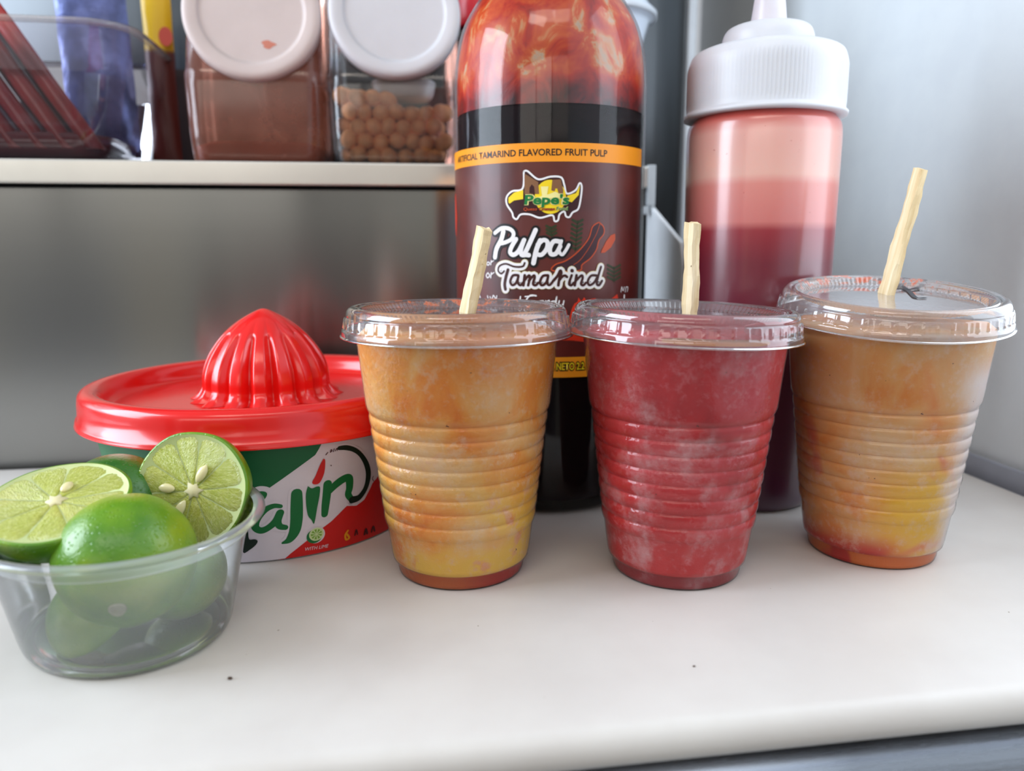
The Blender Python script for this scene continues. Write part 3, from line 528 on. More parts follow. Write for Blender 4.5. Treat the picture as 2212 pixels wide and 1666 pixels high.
def slush_mat(name, kind):
    m, t, out = nt(name)
    x, y, z = xyz(t)
    co = coords(t); n1 = noise(t, co, 38, 5, 0.55, 0.6); n2 = noise(t, co, 75, 4, 0.6); n3 = noise(t, coords(t, loc=(3, 1, 2)), 30, 3, 0.5, 0.4)
    ice = noise(t, co, 300, 5, 0.7); fine = noise(t, co, 620, 3, 0.7)
    if kind == 'mango':
        c = ramp(t, n1, [(0.33, rgb(244, 130, 30)), (0.45, rgb(254, 160, 62)), (0.56, rgb(255, 184, 104)), (0.68, rgb(254, 202, 146))])
        low = math2(t, 'MULTIPLY', maprange(t, z, 0.062, 0.02), maprange(t, n3, 0.38, 0.6))
        c = mixc(t, low, c, rgb(252, 196, 76))
        top = math2(t, 'MULTIPLY', maprange(t, z, 0.070, 0.098), maprange(t, n3, 0.36, 0.55)); c = mixc(t, math2(t, 'MULTIPLY', top, 0.8), c, rgb(252, 142, 38))
        red = math2(t, 'MULTIPLY', maprange(t, n2, 0.56, 0.68), maprange(t, n3, 0.50, 0.62)); c = mixc(t, math2(t, 'MULTIPLY', red, 0.75), c, rgb(238, 92, 34))
        frost_c, fa = rgb(250, 212, 176), 0.45
        base = mixc(t, maprange(t, x, -0.005, 0.018), rgb(196, 92, 24), rgb(180, 36, 26))
    elif kind == 'berry':
        c = ramp(t, n1, [(0.30, rgb(170, 14, 20)), (0.48, rgb(204, 32, 38)), (0.60, rgb(214, 54, 60)), (0.74, rgb(220, 88, 94))])
        low = math2(t, 'MULTIPLY', maprange(t, z, 0.045, 0.012), 0.55); c = mixc(t, low, c, rgb(206, 24, 22))
        up = math2(t, 'MULTIPLY', maprange(t, z, 0.066, 0.074), 0.35); c = mixc(t, up, c, rgb(218, 70, 78))
        frost_c, fa = rgb(230, 140, 146), 0.38
        base = mixc(t, maprange(t, n2, 0.4, 0.6), rgb(150, 20, 28), rgb(160, 38, 48))
    else:
        c = ramp(t, n1, [(0.33, rgb(244, 146, 62)), (0.46, rgb(248, 172, 98)), (0.60, rgb(246, 188, 128)), (0.72, rgb(248, 206, 160))])
        dx = math2(t, 'SUBTRACT', x, 0.008); dz = math2(t, 'SUBTRACT', z, 0.026)
        rr = math2(t, 'SQRT', math2(t, 'ADD', math2(t, 'MULTIPLY', dx, dx), math2(t, 'MULTIPLY', dz, dz)))
        yel = maprange(t, math2(t, 'ADD', rr, math2(t, 'MULTIPLY', n2, 0.018)), 0.040, 0.016); c = mixc(t, math2(t, 'MULTIPLY', yel, 0.95), c, rgb(248, 188, 28))
        red = math2(t, 'MULTIPLY', maprange(t, n3, 0.56, 0.68), maprange(t, z, 0.075, 0.05)); c = mixc(t, math2(t, 'MULTIPLY', red, 0.8), c, rgb(232, 104, 84))
        lowr = math2(t, 'MULTIPLY', maprange(t, z, 0.018, 0.007), maprange(t, x, 0.006, -0.012)); c = mixc(t, lowr, c, rgb(204, 44, 26))
        frost_c, fa = rgb(248, 216, 196), 0.32
        base = mixc(t, maprange(t, n3, 0.42, 0.5), rgb(196, 34, 20), rgb(226, 112, 38))
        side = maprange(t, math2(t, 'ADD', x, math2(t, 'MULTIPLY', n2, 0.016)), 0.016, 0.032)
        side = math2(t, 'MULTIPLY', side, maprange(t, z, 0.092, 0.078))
        c = mixc(t, math2(t, 'MULTIPLY', side, 0.85), c, rgb(248, 232, 228))  # pale right side: frost, plus window light put into the colour
    fz = maprange(t, math2(t, 'ADD', math2(t, 'MULTIPLY', ice, 0.5), math2(t, 'MULTIPLY', n2, 0.5)), 0.49, 0.66)
    c = mixc(t, math2(t, 'MULTIPLY', fz, fa), c, frost_c)
    speck = noise(t, co, 330, 2); c = mixc(t, maprange(t, speck, 0.755, 0.785), c, rgb(96, 30, 14))
    c = mixc(t, maprange(t, z, 0.0062, 0.0056, 0, 1), c, base)
    p = bsdf(t, out, c, Roughness=0.6, Specular_IOR_Level=0.2)
    p.inputs['Subsurface Weight'].default_value = 0.3; p.inputs['Subsurface Radius'].default_value = (1, .7, .5); p.inputs['Subsurface Scale'].default_value = 0.005
    p.inputs['Coat Weight'].default_value = 0.22; p.inputs['Coat Roughness'].default_value = 0.14
    msk = maprange(t, n3, 0.42, 0.6) if kind != 'mango' else maprange(t, math2(t, 'SUBTRACT', n3, math2(t, 'MULTIPLY', x, 3.0)), 0.42, 0.62)
    h = math2(t, 'MULTIPLY', math2(t, 'ADD', ice, math2(t, 'MULTIPLY', fine, 0.35)), math2(t, 'ADD', msk, 0.25))
    b = bump(t, h, 0.8 if kind == 'mango' else 0.55, 0.0016)
    L(t, b, p.inputs['Coat Normal']); L(t, bump(t, ice, 0.25, 0.001), p.inputs['Normal'])
    return m
def lid_stain(seed, amt):
    def f(t):
        x, y, z = xyz(t)
        n = noise(t, coords(t, loc=(seed, 0, 0)), 170, 4, 0.65)
        back = maprange(t, y, 0.004, 0.034); low = maprange(t, z, 0.1045, 0.1055)
        e = math2(t, 'MULTIPLY', maprange(t, n, 0.62-amt, 0.70-amt), back)
        col = ramp(t, n, [(0.5, rgb(214, 122, 70)), (0.66, rgb(176, 62, 24)), (0.8, rgb(70, 20, 10))])
        return col, math2(t, 'MULTIPLY', e, math2(t, 'ADD', math2(t, 'MULTIPLY', low, 0.8), 0.1))
    return f
def lid_geo():
    P = [(4.52, 9.70), (4.51, 9.86), (4.49, 9.94), (4.42, 9.98), (4.41, 10.02), (4.38, 10.36), (4.36, 10.40)]
    P += smooth_prof([(4.33, 10.43), (4.32, 10.56), (4.25, 10.70), (4.12, 10.79), (3.99, 10.76)], 4)+smooth_prof([(3.96, 10.70), (3.90, 10.71), (3.84, 10.76), (3.77, 10.74)], 3)
    P += [(3.70, 10.66), (3.58, 10.52), (3.50, 10.43), (3.46, 10.41)]
    P += [(3.40, 10.42), (2.4, 10.43), (1.2, 10.44), (0.02, 10.44)]
    def mod(r, z, a):
        if 4.36 < r < 4.43 and 9.95 < z < 10.40:
            k = max(0.0, cos(a*54))**6; r = r+0.10*k*min(1, (z-9.95)/0.1)*min(1, (10.40-z)/0.1)
        if 3.49 < r < 3.72 and 10.42 < z < 10.70:
            z = z+0.035*cos(a*110)
        return r, z
    V, F = lathe(P, 440, mod)
    e = lathe([(4.52, 9.72), (4.58, 9.70), (4.585, 9.66), (4.54, 9.64), (4.50, 9.66), (4.52, 9.72)], 160)   # rolled edge
    return join([(V, F), e])
LV, LF = lid_geo()
def make_cup(name_label, pos, kind, lid_lab, stick, lid_tilt=(0, 0), lid_dz=0.0, haze=0.10, disc=0.3, stain=0.0, cb=0.3, frost=(60, .52, .7, .25), fill=10.0):
    c = thing('plastic_cup', name_label, 'cup', Vector((pos[0], pos[1], 0))*S, 'plastic cups of frozen fruit drink')
    V, F = lathe(CP, 128); mt = clear('cup_plastic_'+kind, haze=0.03, haze_col=rgb(235, 228, 228), rough=0.09, refl=0.7, edge=0.16, frost=frost, bmp=cb, bscale=430)
    link_mesh('cup_wall', V, F, mt, c)
    sp = [(max(r-0.035, 0.01), z+0.02) for r, z in CP if z < 9.7]+[(3.9, fill-0.25), (3.6, fill), (2.5, fill+0.08), (0.01, fill+0.1)]
    mm = lathe(sp, 128, lambda r, z, a: (r, z+(0.05*sin(a*5+z)+0.04*sin(a*11)) if z > 9.6 and r > 0.1 else z))
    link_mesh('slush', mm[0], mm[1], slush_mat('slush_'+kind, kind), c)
    lm = clear('lid_plastic_'+kind, haze=haze, haze_col=rgb(236, 230, 234), rough=0.04, refl=2.0, edge=0.6, disc=(3.46, disc), stain=lid_stain(pos[0], stain) if stain is not None else None, bmp=0.06, bscale=150)
    l = link_mesh('lid', LV, LF, lm, c)
    ax, ay = radians(lid_tilt[0]), radians(lid_tilt[1])
    piv = Vector((0, 0, 10*S))
    l.matrix_local = Matrix.Translation(piv+Vector((0, 0, lid_dz*S))) @ Matrix.Rotation(ay, 4, 'Y') @ Matrix.Rotation(ax, 4, 'X') @ Matrix.Translation(-piv)
    l['label'] = lid_lab
    return c, l
cupA, lidA = make_cup('cup of orange slush in front of the reamer tub, left of the red cup', (-2.15, 30.54), 'mango', 'clear lid with chili specks at its back', 'A', (0, 0), 0.06, haze=0.15, disc=0.52, stain=0.13, frost=None, cb=0.7)
cupB, lidB = make_cup('plastic cup of deep red berry slush with frosty walls, between the two orange ones', (6.80, 30.47), 'berry', 'clear lid, red slush showing at its edge', 'B', (0, 2.0), haze=0.14, disc=0.05, stain=None, frost=(70, .48, .74, .26), cb=0.35)
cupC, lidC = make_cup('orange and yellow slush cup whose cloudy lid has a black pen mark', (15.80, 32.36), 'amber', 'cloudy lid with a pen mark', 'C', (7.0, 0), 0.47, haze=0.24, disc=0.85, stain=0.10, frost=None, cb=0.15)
# orange slush pressed under the near rim of lid A, red syrup caught in lid B
def rim_smear(name, lid, a0, a1, r0, r1, z0, z1, mat):
    V, F = [], []; n = 30
    for i in range(n+1):
        a = radians(a0+(a1-a0)*i/n); f = min(1, min(i, n-i)/4)
        zm = (z0+z1)/2; h = (z1-z0)/2*(0.55+0.45*f)
        for r, z in ((r0, zm-h), (r1, zm-h*0.4), (r1, zm+h*0.4), (r0-0.12, zm+h)): V.append((r*cos(a), r*sin(a), z))
    for i in range(n):
        for j in range(3): k = i*4+j; F.append((k, k+4, k+5, k+1))
    return link_mesh(name, V, F, mat, lid)
M_syr = plain('red_syrup', rgb(196, 22, 26), 0.2, coat=0.6, sss=0.3)
M_ors = plain('orange_syrup', rgb(226, 130, 40), 0.25, coat=0.6, sss=0.3)
rim_smear('syrup_smear', lidB, -74, -14, 4.27, 4.25, 10.12, 10.56, M_syr)['label'] = 'red syrup inside the rim'
rim_smear('syrup_smear', lidB, -112, -60, 4.38, 4.36, 9.76, 9.98, M_ors)
# pen mark on the lid of the right-hand cup
Mpen = plain('pen_ink', rgb(24, 26, 34), 0.4)
pm = []
for pts, w in (([(1.63, 2.95), (2.10, 3.5), (2.6, 3.62), (3.02, 3.5), (2.75, 2.95), (1.9, 2.15), (1.45, 2.08)], 0.24), ([(2.0, 3.3), (1.6, 1.76), (1.15, 0.35), (1.22, 0.08), (1.46, 0.14)], 0.2), ([(1.64, 2.41), (1.76, 1.92)], 0.08)):
    v, f = ribbon2d(pts, w); pm.append(([(x, y, 10.475) for x, y in v], f))
V, F = join(pm); o = link_mesh('pen_mark', V, F, Mpen, lidC); o['label'] = 'black hand-drawn mark'

# ------------------------------------------------------------------ wooden sticks
m, t, out = nt('split_wood'); M_wood = m
g = noise(t, coords(t, (1, 1, 0.05)), 330, 5, 0.6); g2 = noise(t, coords(t, (1, 1, 0.12)), 90, 3)
c = ramp(t, g, [(0.30, rgb(200, 172, 126)), (0.5, rgb(224, 202, 160)), (0.7, rgb(238, 224, 194))])
c = mixc(t, maprange(t, g2, 0.62, 0.72, 0, 0.6), c, rgb(168, 128, 74))
sp = noise(t, coords(t), 300, 2); c = mixc(t, maprange(t, sp, 0.735, 0.76), c, rgb(92, 66, 34))
p = bsdf(t, out, c, Roughness=0.75, Specular_IOR_Level=0.25); L(t, bump(t, g, 0.5, 0.0007), p.inputs['Normal'])
def stick(label, p0, p1, w, d, seed, taper=1.0, twist=0.35, top_cut=0.1, down=4.0):
    r = random.Random(seed); a, b = Vector(p0), Vector(p1); ax = (b-a); Lg = ax.length; ax.normalize()
    o = thing('wooden_stick', label, 'stick', a*S, 'split wooden sticks')
    o.rotation_mode = 'QUATERNION'; o.rotation_quaternion = ax.to_track_quat('Z', 'Y')
    V, F = [], []; rows = 26
    cs = [(-.5, -.5), (-.18, -.54), (.2, -.5), (.5, -.46), (.53, 0), (.5, .5), (0, .52), (-.5, .47), (-.52, 0)]
    n = len(cs); ph = [r.uniform(0, 6) for _ in cs]
    for i in range(rows+1):
        f = i/rows; z = -down+(Lg+down)*f; sc = 1+(taper-1)*f
        for k, (x, y) in enumerate(cs):
            j = 0.025*sin(z*2.2+ph[k])+0.012*sin(z*7+ph[k]*2)+r.uniform(-.008, .008)
            zz = z+(top_cut*x+r.uniform(-.05, .05) if i == rows else 0)
            V.append((x*w*sc+j, y*d+j*0.6, zz))
    for i in range(rows):
        for k in range(n): k2 = (k+1) % n; F.append((i*n+k, i*n+k2, (i+1)*n+k2, (i+1)*n+k))
    F.append(tuple(range(n))[::-1]); F.append(tuple(rows*n+k for k in range(n)))
    me = link_mesh('shaft', V, F, M_wood, o, smooth=False); me.rotation_euler = (0, 0, twist)
    return o
stA = stick('split wooden stick with frayed splinters, leaning right out of the left orange cup', (-1.79, 31.22, 10.45), (-1.05, 31.22, 13.85), 0.74, 0.40, 3, 1.0, 0.45)
fr = []
for k, (z, x, dx, dz) in enumerate([(2.35, -.36, -.30, .28), (2.2, -.38, -.22, .05), (2.1, -.36, .18, -.25), (1.9, -.38, -.05, -.3)]):
    v, f = ribbon2d([(x, z), (x+dx*.6, z+dz*.4), (x+dx, z+dz)], 0.035); fr.append(([(a, -0.2, b) for a, b in v], f)); fr.append(([(a, -0.23, b) for a, b in v], f))
V, F = join(fr); link_mesh('splinters', V, F, plain('splinter', rgb(232, 214, 176), 0.7), stA)
stB = stick('split wooden stick standing almost upright in the red cup', (7.12, 30.91, 10.45), (7.10, 30.91, 14.0), 0.66, 0.34, 5, 1.0, 0.30, -0.05)
stC = stick('long narrow wooden stick leaning right out of the pen-marked lid', (16.15, 33.56, 10.92), (17.22, 33.56, 16.25), 0.92, 0.34, 9, 0.56, 0.12, 0.05)
# ================================================================== SEASONING TUB WITH REAMER LID
TC = (-12.05, 37.5)
tub = thing('seasoning_tub', 'low round tub with green, white and red label and a red citrus reamer lid', 'tub', Vector((TC[0], TC[1], 0))*S)
face_t = atan2(TC[1], TC[0])+pi
KT = 0.83/5.4
M_tub = plain('tub_white', rgb(222, 216, 222), 0.35, var=0.02)
V, F = lathe([(0.01, 0.1), (6.55, 0.1), (6.75, 0.0), (6.87, 0.08), (6.87+KT*5.6, 5.6)], 128); link_mesh('tub_body', V, F, M_tub, tub)
ST = Skin(6.87, KT, face_t)
def tr_(lst): return [(ST.s_of(a), z) for a, z in lst]
M_lw = ink('tub_label_white', rgb(218, 208, 216)); M_lg = ink('tub_label_green', rgb(8, 92, 48)); M_lr = ink('tub_label_red', rgb(200, 26, 24)); M_lgd = ink('letter_green', rgb(14, 104, 50)); M_lgk = ink('letter_dark_green', rgb(14, 34, 24))
def curve_fn(pts):
    def f(a):
        if a <= pts[0][0]: return pts[0][1]
        for (a0, z0), (a1, z1) in zip(pts, pts[1:]):
            if a0 <= a <= a1: return z0+(z1-z0)*(a-a0)/((a1-a0) or 1)
        return pts[-1][1]
    return f
V, F = arcs(ST, -88, 88, 0.10, 5.45, 110, 3); tl_ = link_mesh('label', ST(V, 0.012), F, M_lw, tub); tl_['label'] = 'white label crossed by green and red fields'
gl_ = [(-88, 3.3), (-40, 3.42), (-25.4, 3.46), (-16.4, 3.48), (-6.15, 3.37), (-2.2, 3.343), (4.84, 3.948), (13.29, 4.671), (12.9, 4.72), (14.4, 4.95), (16.5, 5.46)]
gg = [(a, z) for a, z in gl_ if a != 12.9]
art(ST, 'green_field', [arcs(ST, -88, 16.5, curve_fn(gg), 5.46, 90, 3)], 0.022, M_lg, tl_)
rl_ = [(-0.4, 0.08)]+[(a, z) for a, z in ART['red_up'][1:]]+[(39, 3.3), (46, 3.7), (56, 4.1), (88, 4.6)]
art(ST, 'red_field', [arcs(ST, -0.4, 88, 0.08, curve_fn(rl_), 110, 3)], 0.022, M_lr, tl_)
halo = [ribbon2d(tr_(p_), [w_+0.22 for w_ in w]) for k in ('a1', 'j', 'n1', 'n2') for p_, w in ART[k]]
art(ST, 'lettering', halo+[ribbon2d(tr_(ART['T_bar'][1:8]), 0.45)], 0.030, M_lw, tl_)
art(ST, 'lettering', [poly2d(tr_(ART['T_poly']), smooth=3)], 0.040, M_lgk, tl_)
art(ST, 'lettering', [poly2d(tr_(ART['T_bar']), smooth=3), poly2d(tr_(ART['i_poly']), smooth=3)]+[ribbon2d(tr_(p_), w) for k in ('a1', 'j', 'n1') for p_, w in ART[k]], 0.044, M_lgd, tl_, 'green brush lettering')
art(ST, 'lettering', [ribbon2d(tr_(p_), [x_*1.3 for x_ in w]) for p_, w in ART['n2']], 0.046, M_lgk, tl_, 'dark curl of the last letter')
art(ST, 'lettering', [poly2d(tr_(ART['accent']), smooth=3)], 0.046, M_lr, tl_, 'red accent stroke')
art(ST, 'lettering', [ribbon2d(tr_(p_), w) for k in ('tiny', 'darktxt') for p_, w in ART[k]], 0.046, ink('tub_black', rgb(70, 10, 16)), tl_)
art(ST, 'flame_print', [ribbon2d(tr_(p_), w) for p_, w in ART['flame_y']], 0.046, ink('flame_yellow', rgb(226, 150, 20)), tl_)
a, b, c_ = tr_(ART['with_lime']); V, F = fit_text('WITH LIME', a[0], b[0], 0, 0.16, 0.0, None, 0.25)
V = [(x, z+a[1]+(b[1]-a[1])*(x-a[0])/(b[0]-a[0])) for x, z in V]; art(ST, 'lettering', [(V, F)], 0.046, M_lw, tl_, 'small white capitals')
lc = tr_(ART['lime_c']); cx_, cz_ = lc[0]; R_ = lc[1][0]-cx_
def disc2(cx, cz, r, n=28, sy=1.0): return [(cx+r*cos(2*pi*k/n), cz+r*sy*sin(2*pi*k/n)) for k in range(n)]
art(ST, 'lime_print', [poly2d(disc2(cx_-0.02, cz_-0.02, R_*1.18))], 0.044, M_lw, tl_)
art(ST, 'lime_print', [poly2d(disc2(cx_-0.08, cz_-0.06, R_*1.0))], 0.050, M_lgd, tl_)
art(ST, 'lime_print', [poly2d(disc2(cx_, cz_+0.02, R_*0.93))], 0.055, ink('lime_pale', rgb(200, 216, 160)), tl_)
wed = []
for k in range(9):
    a0 = 2*pi*k/9+.12; a1 = 2*pi*(k+1)/9-.12
    wed.append(poly2d([(cx_+0.12*R_*cos((a0+a1)/2), cz_+.02+0.12*R_*sin((a0+a1)/2))]+[(cx_+0.72*R_*cos(a0+(a1-a0)*i/3), cz_+.02+0.72*R_*sin(a0+(a1-a0)*i/3)) for i in range(4)]))
art(ST, 'lime_print', wed, 0.060, ink('lime_wedge', rgb(120, 166, 60)), tl_)
# lid with reamer
M_red = plain('glossy_red_plastic', rgb(222, 22, 18), 0.22, var=0.03, sss=0.12, coat=0.3)
lp = smooth_prof([(7.8, 5.30), (8.40, 5.28), (8.44, 5.36), (8.40, 5.55)], 2)+[(8.30, 5.62), (8.28, 6.2)]+smooth_prof([(8.27, 6.35), (8.22, 6.62), (8.06, 6.80), (7.84, 6.86), (7.6, 6.83), (7.42, 6.72), (7.26, 6.5), (7.12, 6.16), (6.92, 6.0), (6.7, 5.96)], 4)+[(5.2, 5.93), (3.9, 5.92), (0.02, 5.92)]
V, F = lathe(lp, 160); lid_t = link_mesh('reamer_lid', V, F, M_red, tub)
def flute(r, z, a):
    k = 16; w = abs(((a*k/(2*pi)) % 1)-0.5)*2         # 0 in a ridge, 1 in a groove
    d = 0.30*max(0, w-0.45)/0.55
    fz = min(1, max(0, (9.9-z)/1.2))
    rr = r*(1-0.22*d*fz*2.2*(0.4 if z > 9 else 1))
    if z < 6.45: rr += (1-w)*0.30*(6.45-z)/0.5
    return rr, z
V, F = lathe(smooth_prof([(3.35, 5.93), (3.12, 6.15), (3.02, 6.5), (2.98, 7.0), (2.86, 7.5), (2.62, 8.05), (2.22, 8.65), (1.72, 9.2), (1.12, 9.68), (0.55, 10.0), (0.2, 10.16), (0.01, 10.2)], 5), 320, flute)
link_mesh('reamer', V, F, M_red, lid_t)

# ================================================================== TUB OF LIMES
BC = (-13.42, 25.2); E2 = -0.07
bowl = thing('deli_tub', 'clear round plastic tub holding the limes, front left on the board', 'tub', Vector((BC[0], BC[1], 0))*S)
M_tubc = clear('tub_plastic', haze=0.22, haze_col=rgb(246, 248, 252), rough=0.12, refl=1.1, edge=0.55, bmp=0.05, bscale=60)
M_rimc = clear('tub_rim_plastic', haze=0.46, haze_col=rgb(236, 240, 246), rough=0.10, refl=1.4, edge=0.8)
def oval(r, z, a): return (r*(1+E2*sin(2*a)*1.0), z)
V, F = lathe(smooth_prof([(0.01, 0.28), (2.8, 0.26), (3.05, 0.12), (3.3, 0.04), (3.48, 0.2), (3.6, 0.6)], 4)+[(3.9, 2.0), (4.2, 3.3), (4.3, 3.62)], 128, oval)
link_mesh('tub_wall', V, F, M_tubc, bowl)
V, F = lathe(smooth_prof([(4.30, 3.60), (4.42, 3.66), (4.44, 3.86), (4.50, 4.02), (4.68, 4.06), (4.84, 4.10), (4.92, 4.20), (4.86, 4.30), (4.66, 4.32), (4.50, 4.22)], 4), 128, oval)
o = link_mesh('tub_rim', V, F, M_rimc, bowl); o['label'] = 'milky rolled rim'

m, t, out = nt('lime_rind'); M_rind = m
co = coords(t); n1 = noise(t, co, 45, 3); pores = noise(t, co, 900, 2, 0.5)
vor = N(t, 'ShaderNodeTexVoronoi'); vor.inputs['Scale'].default_value = 620; L(t, co, vor.inputs['Vector'])
c = ramp(t, n1, [(0.3, rgb(60, 120, 8)), (0.5, rgb(98, 144, 10)), (0.72, rgb(142, 164, 24))])
p = bsdf(t, out, c, Roughness=0.34, Specular_IOR_Level=0.5, Coat_Weight=0.25, Coat_Roughness=0.2)
p.inputs['Subsurface Weight'].default_value = 0.15; p.inputs['Subsurface Radius'].default_value = (.6, 1, .2); p.inputs['Subsurface Scale'].default_value = 0.003
bb = bump(t, maprange(t, vor.outputs['Distance'], 0.0, 0.35), 0.38, 0.0005, bump(t, noise(t, co, 200, 3), 0.18, 0.0008, bump(t, pores, 0.25, 0.0005)))
L(t, bb, p.inputs['Normal']); L(t, bb, p.inputs['Coat Normal'])
def rind_var(name, a, b):
    m2 = M_rind.copy(); m2.name = name
    r_ = [n for n in m2.node_tree.nodes if n.type == 'VALTORGB'][0].color_ramp.elements
    r_[0].color = a; r_[1].color = mixl(a, b); r_[2].color = b; return m2
def mixl(a, b): return tuple((x+y)/2 for x, y in zip(a, b))
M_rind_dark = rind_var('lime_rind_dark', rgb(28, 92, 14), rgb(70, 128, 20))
M_pith = plain('lime_pith', rgb(206, 216, 150), 0.5, var=0.05, sss=0.3, bmp=0.2)
M_core = plain('lime_core', rgb(226, 214, 168), 0.6, var=0.05, sss=0.3, bmp=0.3)
M_seed = plain('lime_seed', rgb(232, 218, 166), 0.35, var=0.05, sss=0.2, coat=0.3)
m, t, out = nt('lime_flesh'); M_flesh = m
uvc = coords(t, (1, 1, 1), 'UV')
mp = N(t, 'ShaderNodeMapping'); mp.inputs['Scale'].default_value = (26, 3.2, 1); L(t, uvc, mp.inputs['Vector'])
st = noise(t, mp.outputs[0], 1.0, 4, 0.6, 0.5)
mp2 = N(t, 'ShaderNodeMapping'); mp2.inputs['Scale'].default_value = (60, 9, 1); L(t, uvc, mp2.inputs['Vector'])
st2 = noise(t, mp2.outputs[0], 1.0, 3, 0.6)
nn = noise(t, coords(t), 60, 3)
c = ramp(t, st, [(0.3, rgb(176, 186, 52)), (0.5, rgb(198, 204, 84)), (0.72, rgb(222, 226, 144))])
c = mixc(t, maprange(t, nn, 0.5, 0.7, 0, 0.5), c, rgb(212, 204, 84))
p = bsdf(t, out, c, Roughness=0.28, Coat_Weight=0.7, Coat_Roughness=0.12)
p.inputs['Subsurface Weight'].default_value = 0.5; p.inputs['Subsurface Radius'].default_value = (1, 1, .3); p.inputs['Subsurface Scale'].default_value = 0.004
bb = bump(t, st2, 0.9, 0.0010, bump(t, st, 0.6, 0.0012)); L(t, bb, p.inputs['Normal']); L(t, bb, p.inputs['Coat Normal'])

def frame_from(nrm, up=(0, 0, 1), spin=0.0):
    zc = Vector(nrm).normalized(); xc = Vector(up).cross(zc)
    if xc.length < 1e-4: xc = Vector((1, 0, 0))
    xc.normalize(); yc = zc.cross(xc)
    return Matrix((xc, yc, zc)).transposed().to_4x4() @ Matrix.Rotation(spin, 4, 'Z')
def whole_lime(label, loc, r, lenf, axis, mat, scar=True):
    o = thing('lime', label, 'lime', Vector(loc)*S, 'limes in the clear tub')
    o.matrix_world = Matrix.Translation(Vector(loc)*S) @ frame_from(axis)
    P = []
    for k in range(41):
        th = pi*k/40; z = -r*lenf*cos(th); rr = max(0.004, r*sin(th))
        if k > 34: f = (k-34)/6; rr *= 1-0.25*f*(1-f)*4*0.3; z += 0.16*f*f
        P.append((rr, z))
    V, F = lathe(P, 72, lambda q, z, a: (q*(1+0.012*sin(3*a+z)+0.008*sin(7*a)), z)); link_mesh('rind', V, F, mat, o)
    if scar:
        V, F = lathe(smooth_prof([(0.26, -r*lenf+0.00), (0.24, -r*lenf-0.05), (0.17, -r*lenf-0.05), (0.13, -r*lenf+0.0), (0.06, -r*lenf-0.03), (0.01, -r*lenf-0.03)], 3), 36, lambda q, z, a: (q*(1+0.05*sin(3*a)), z))
        x = link_mesh('stem_scar', V, F, plain('stem_scar', rgb(170, 168, 140), 0.7, bmp=0.6), o); x['label'] = 'pale round stem scar'
    return o
def half_lime(label, loc, r, nrm, nseg, seeds, mat, spin=0.0, depth=0.92, seedr=1, off=(0, 0)):
    o = thing('lime_half', label, 'lime', Vector(loc)*S, 'limes in the clear tub')
    o.matrix_world = Matrix.Translation(Vector(loc)*S) @ frame_from(nrm, spin=spin)
    rr = random.Random(seedr)
    P = [(max(.01, r*sin(pi/2*k/22)), -r*depth*cos(pi/2*k/22)) for k in range(23)]+[(r*0.985, 0.03), (r*0.96, 0.035)]
    V, F = lathe(P, 96, lambda q, z, a: (q*(1+0.010*sin(3*a)+0.006*sin(7*a+1)), z)); link_mesh('rind', V, F, mat, o)
    V, F = lathe([(r*0.965, 0.034), (r*0.95, 0.03), (r*0.94, 0.0), (r*0.4, -0.02), (0.01, -0.02)], 96, lambda q, z, a: (q*(1+0.010*sin(3*a)+0.006*sin(7*a+1)), z)); link_mesh('pith', V, F, M_pith, o)
    angs = [2*pi*(k+rr.uniform(-.16, .16))/nseg for k in range(nseg)]; cx, cy = off
    for k in range(nseg):
        a0, a1 = angs[k], angs[(k+1) % nseg]+(2*pi if k == nseg-1 else 0)
        V, F, UV = [], [], []; nr, na = 9, 12; Ro = r*0.94
        for i in range(nr+1):
            f = i/nr; q = 0.20+(Ro-0.20)*f
            gap = 0.013+0.006/(q+0.1)*0.3
            da = gap/q
            rnd_ = 1-0.10*max(0, (f-0.8)/0.2)
            b0, b1 = a0+da, a1-da
            if f > 0.85: sh = (a1-a0)*0.10*((f-0.85)/0.15)**2; b0 += sh; b1 -= sh
            for j in range(na+1):
                g = j/na; a = b0+(b1-b0)*g
                qq = q-(0.05*abs(2*g-1)**4*(f > 0.7))
                h = 0.030*(1-(2*g-1)**6)*(1-max(0, (f-0.9)/0.1)**2)*min(1, f/0.08+0.1)+rr.uniform(-.006, .006)
                V.append((cx*(1-f)+qq*cos(a), cy*(1-f)+qq*sin(a), -0.012+h)); UV.append((k*1.7+g*(b1-b0)*f, f*r))
        for i in range(nr):
            for j in range(na): q0 = i*(na+1)+j; F.append((q0, q0+na+1, q0+na+2, q0+1))
        link_mesh('segment', V, F, M_flesh, o, uvs=UV)
    star = [(cx+(0.20 if k % 2 else 0.34)*rr.uniform(.85, 1.1)*cos(2*pi*k/(2*6)), cy+(0.20 if k % 2 else 0.34)*rr.uniform(.85, 1.1)*sin(2*pi*k/12)) for k in range(12)]
    V = [(x, y, 0.05) for x, y in star]+[(x*1.1, y*1.1, -0.02) for x, y in star]+[(cx, cy, 0.075)]
    F = [(24, k, (k+1) % 12) for k in range(12)]+[(k, 12+k, 12+(k+1) % 12, (k+1) % 12) for k in range(12)]
    link_mesh('core', V, F, M_core, o)
    for (x, y, an, ln) in seeds:
        P = smooth_prof([(0.01, -ln/2), (0.10, -ln/2*.8), (0.17, -ln*.1), (0.15, ln*.25), (0.05, ln*.47), (0.01, ln*.5)], 3)
        V, F = lathe(P, 20); V = [(p_[2], p_[0], p_[1]*.7) for p_ in V]
        V = [(x+a_*cos(an)-b_*sin(an), y+a_*sin(an)+b_*cos(an), 0.075+c__) for a_, b_, c__ in V]
        link_mesh('seed', V, F, M_seed, o)
    return o
whole_lime('whole lime at the front of the tub, pale stem scar low on its side', (-12.68, 24.0, 3.02), 2.18, 0.99, (-0.30, 1.0, 0.42), M_rind)
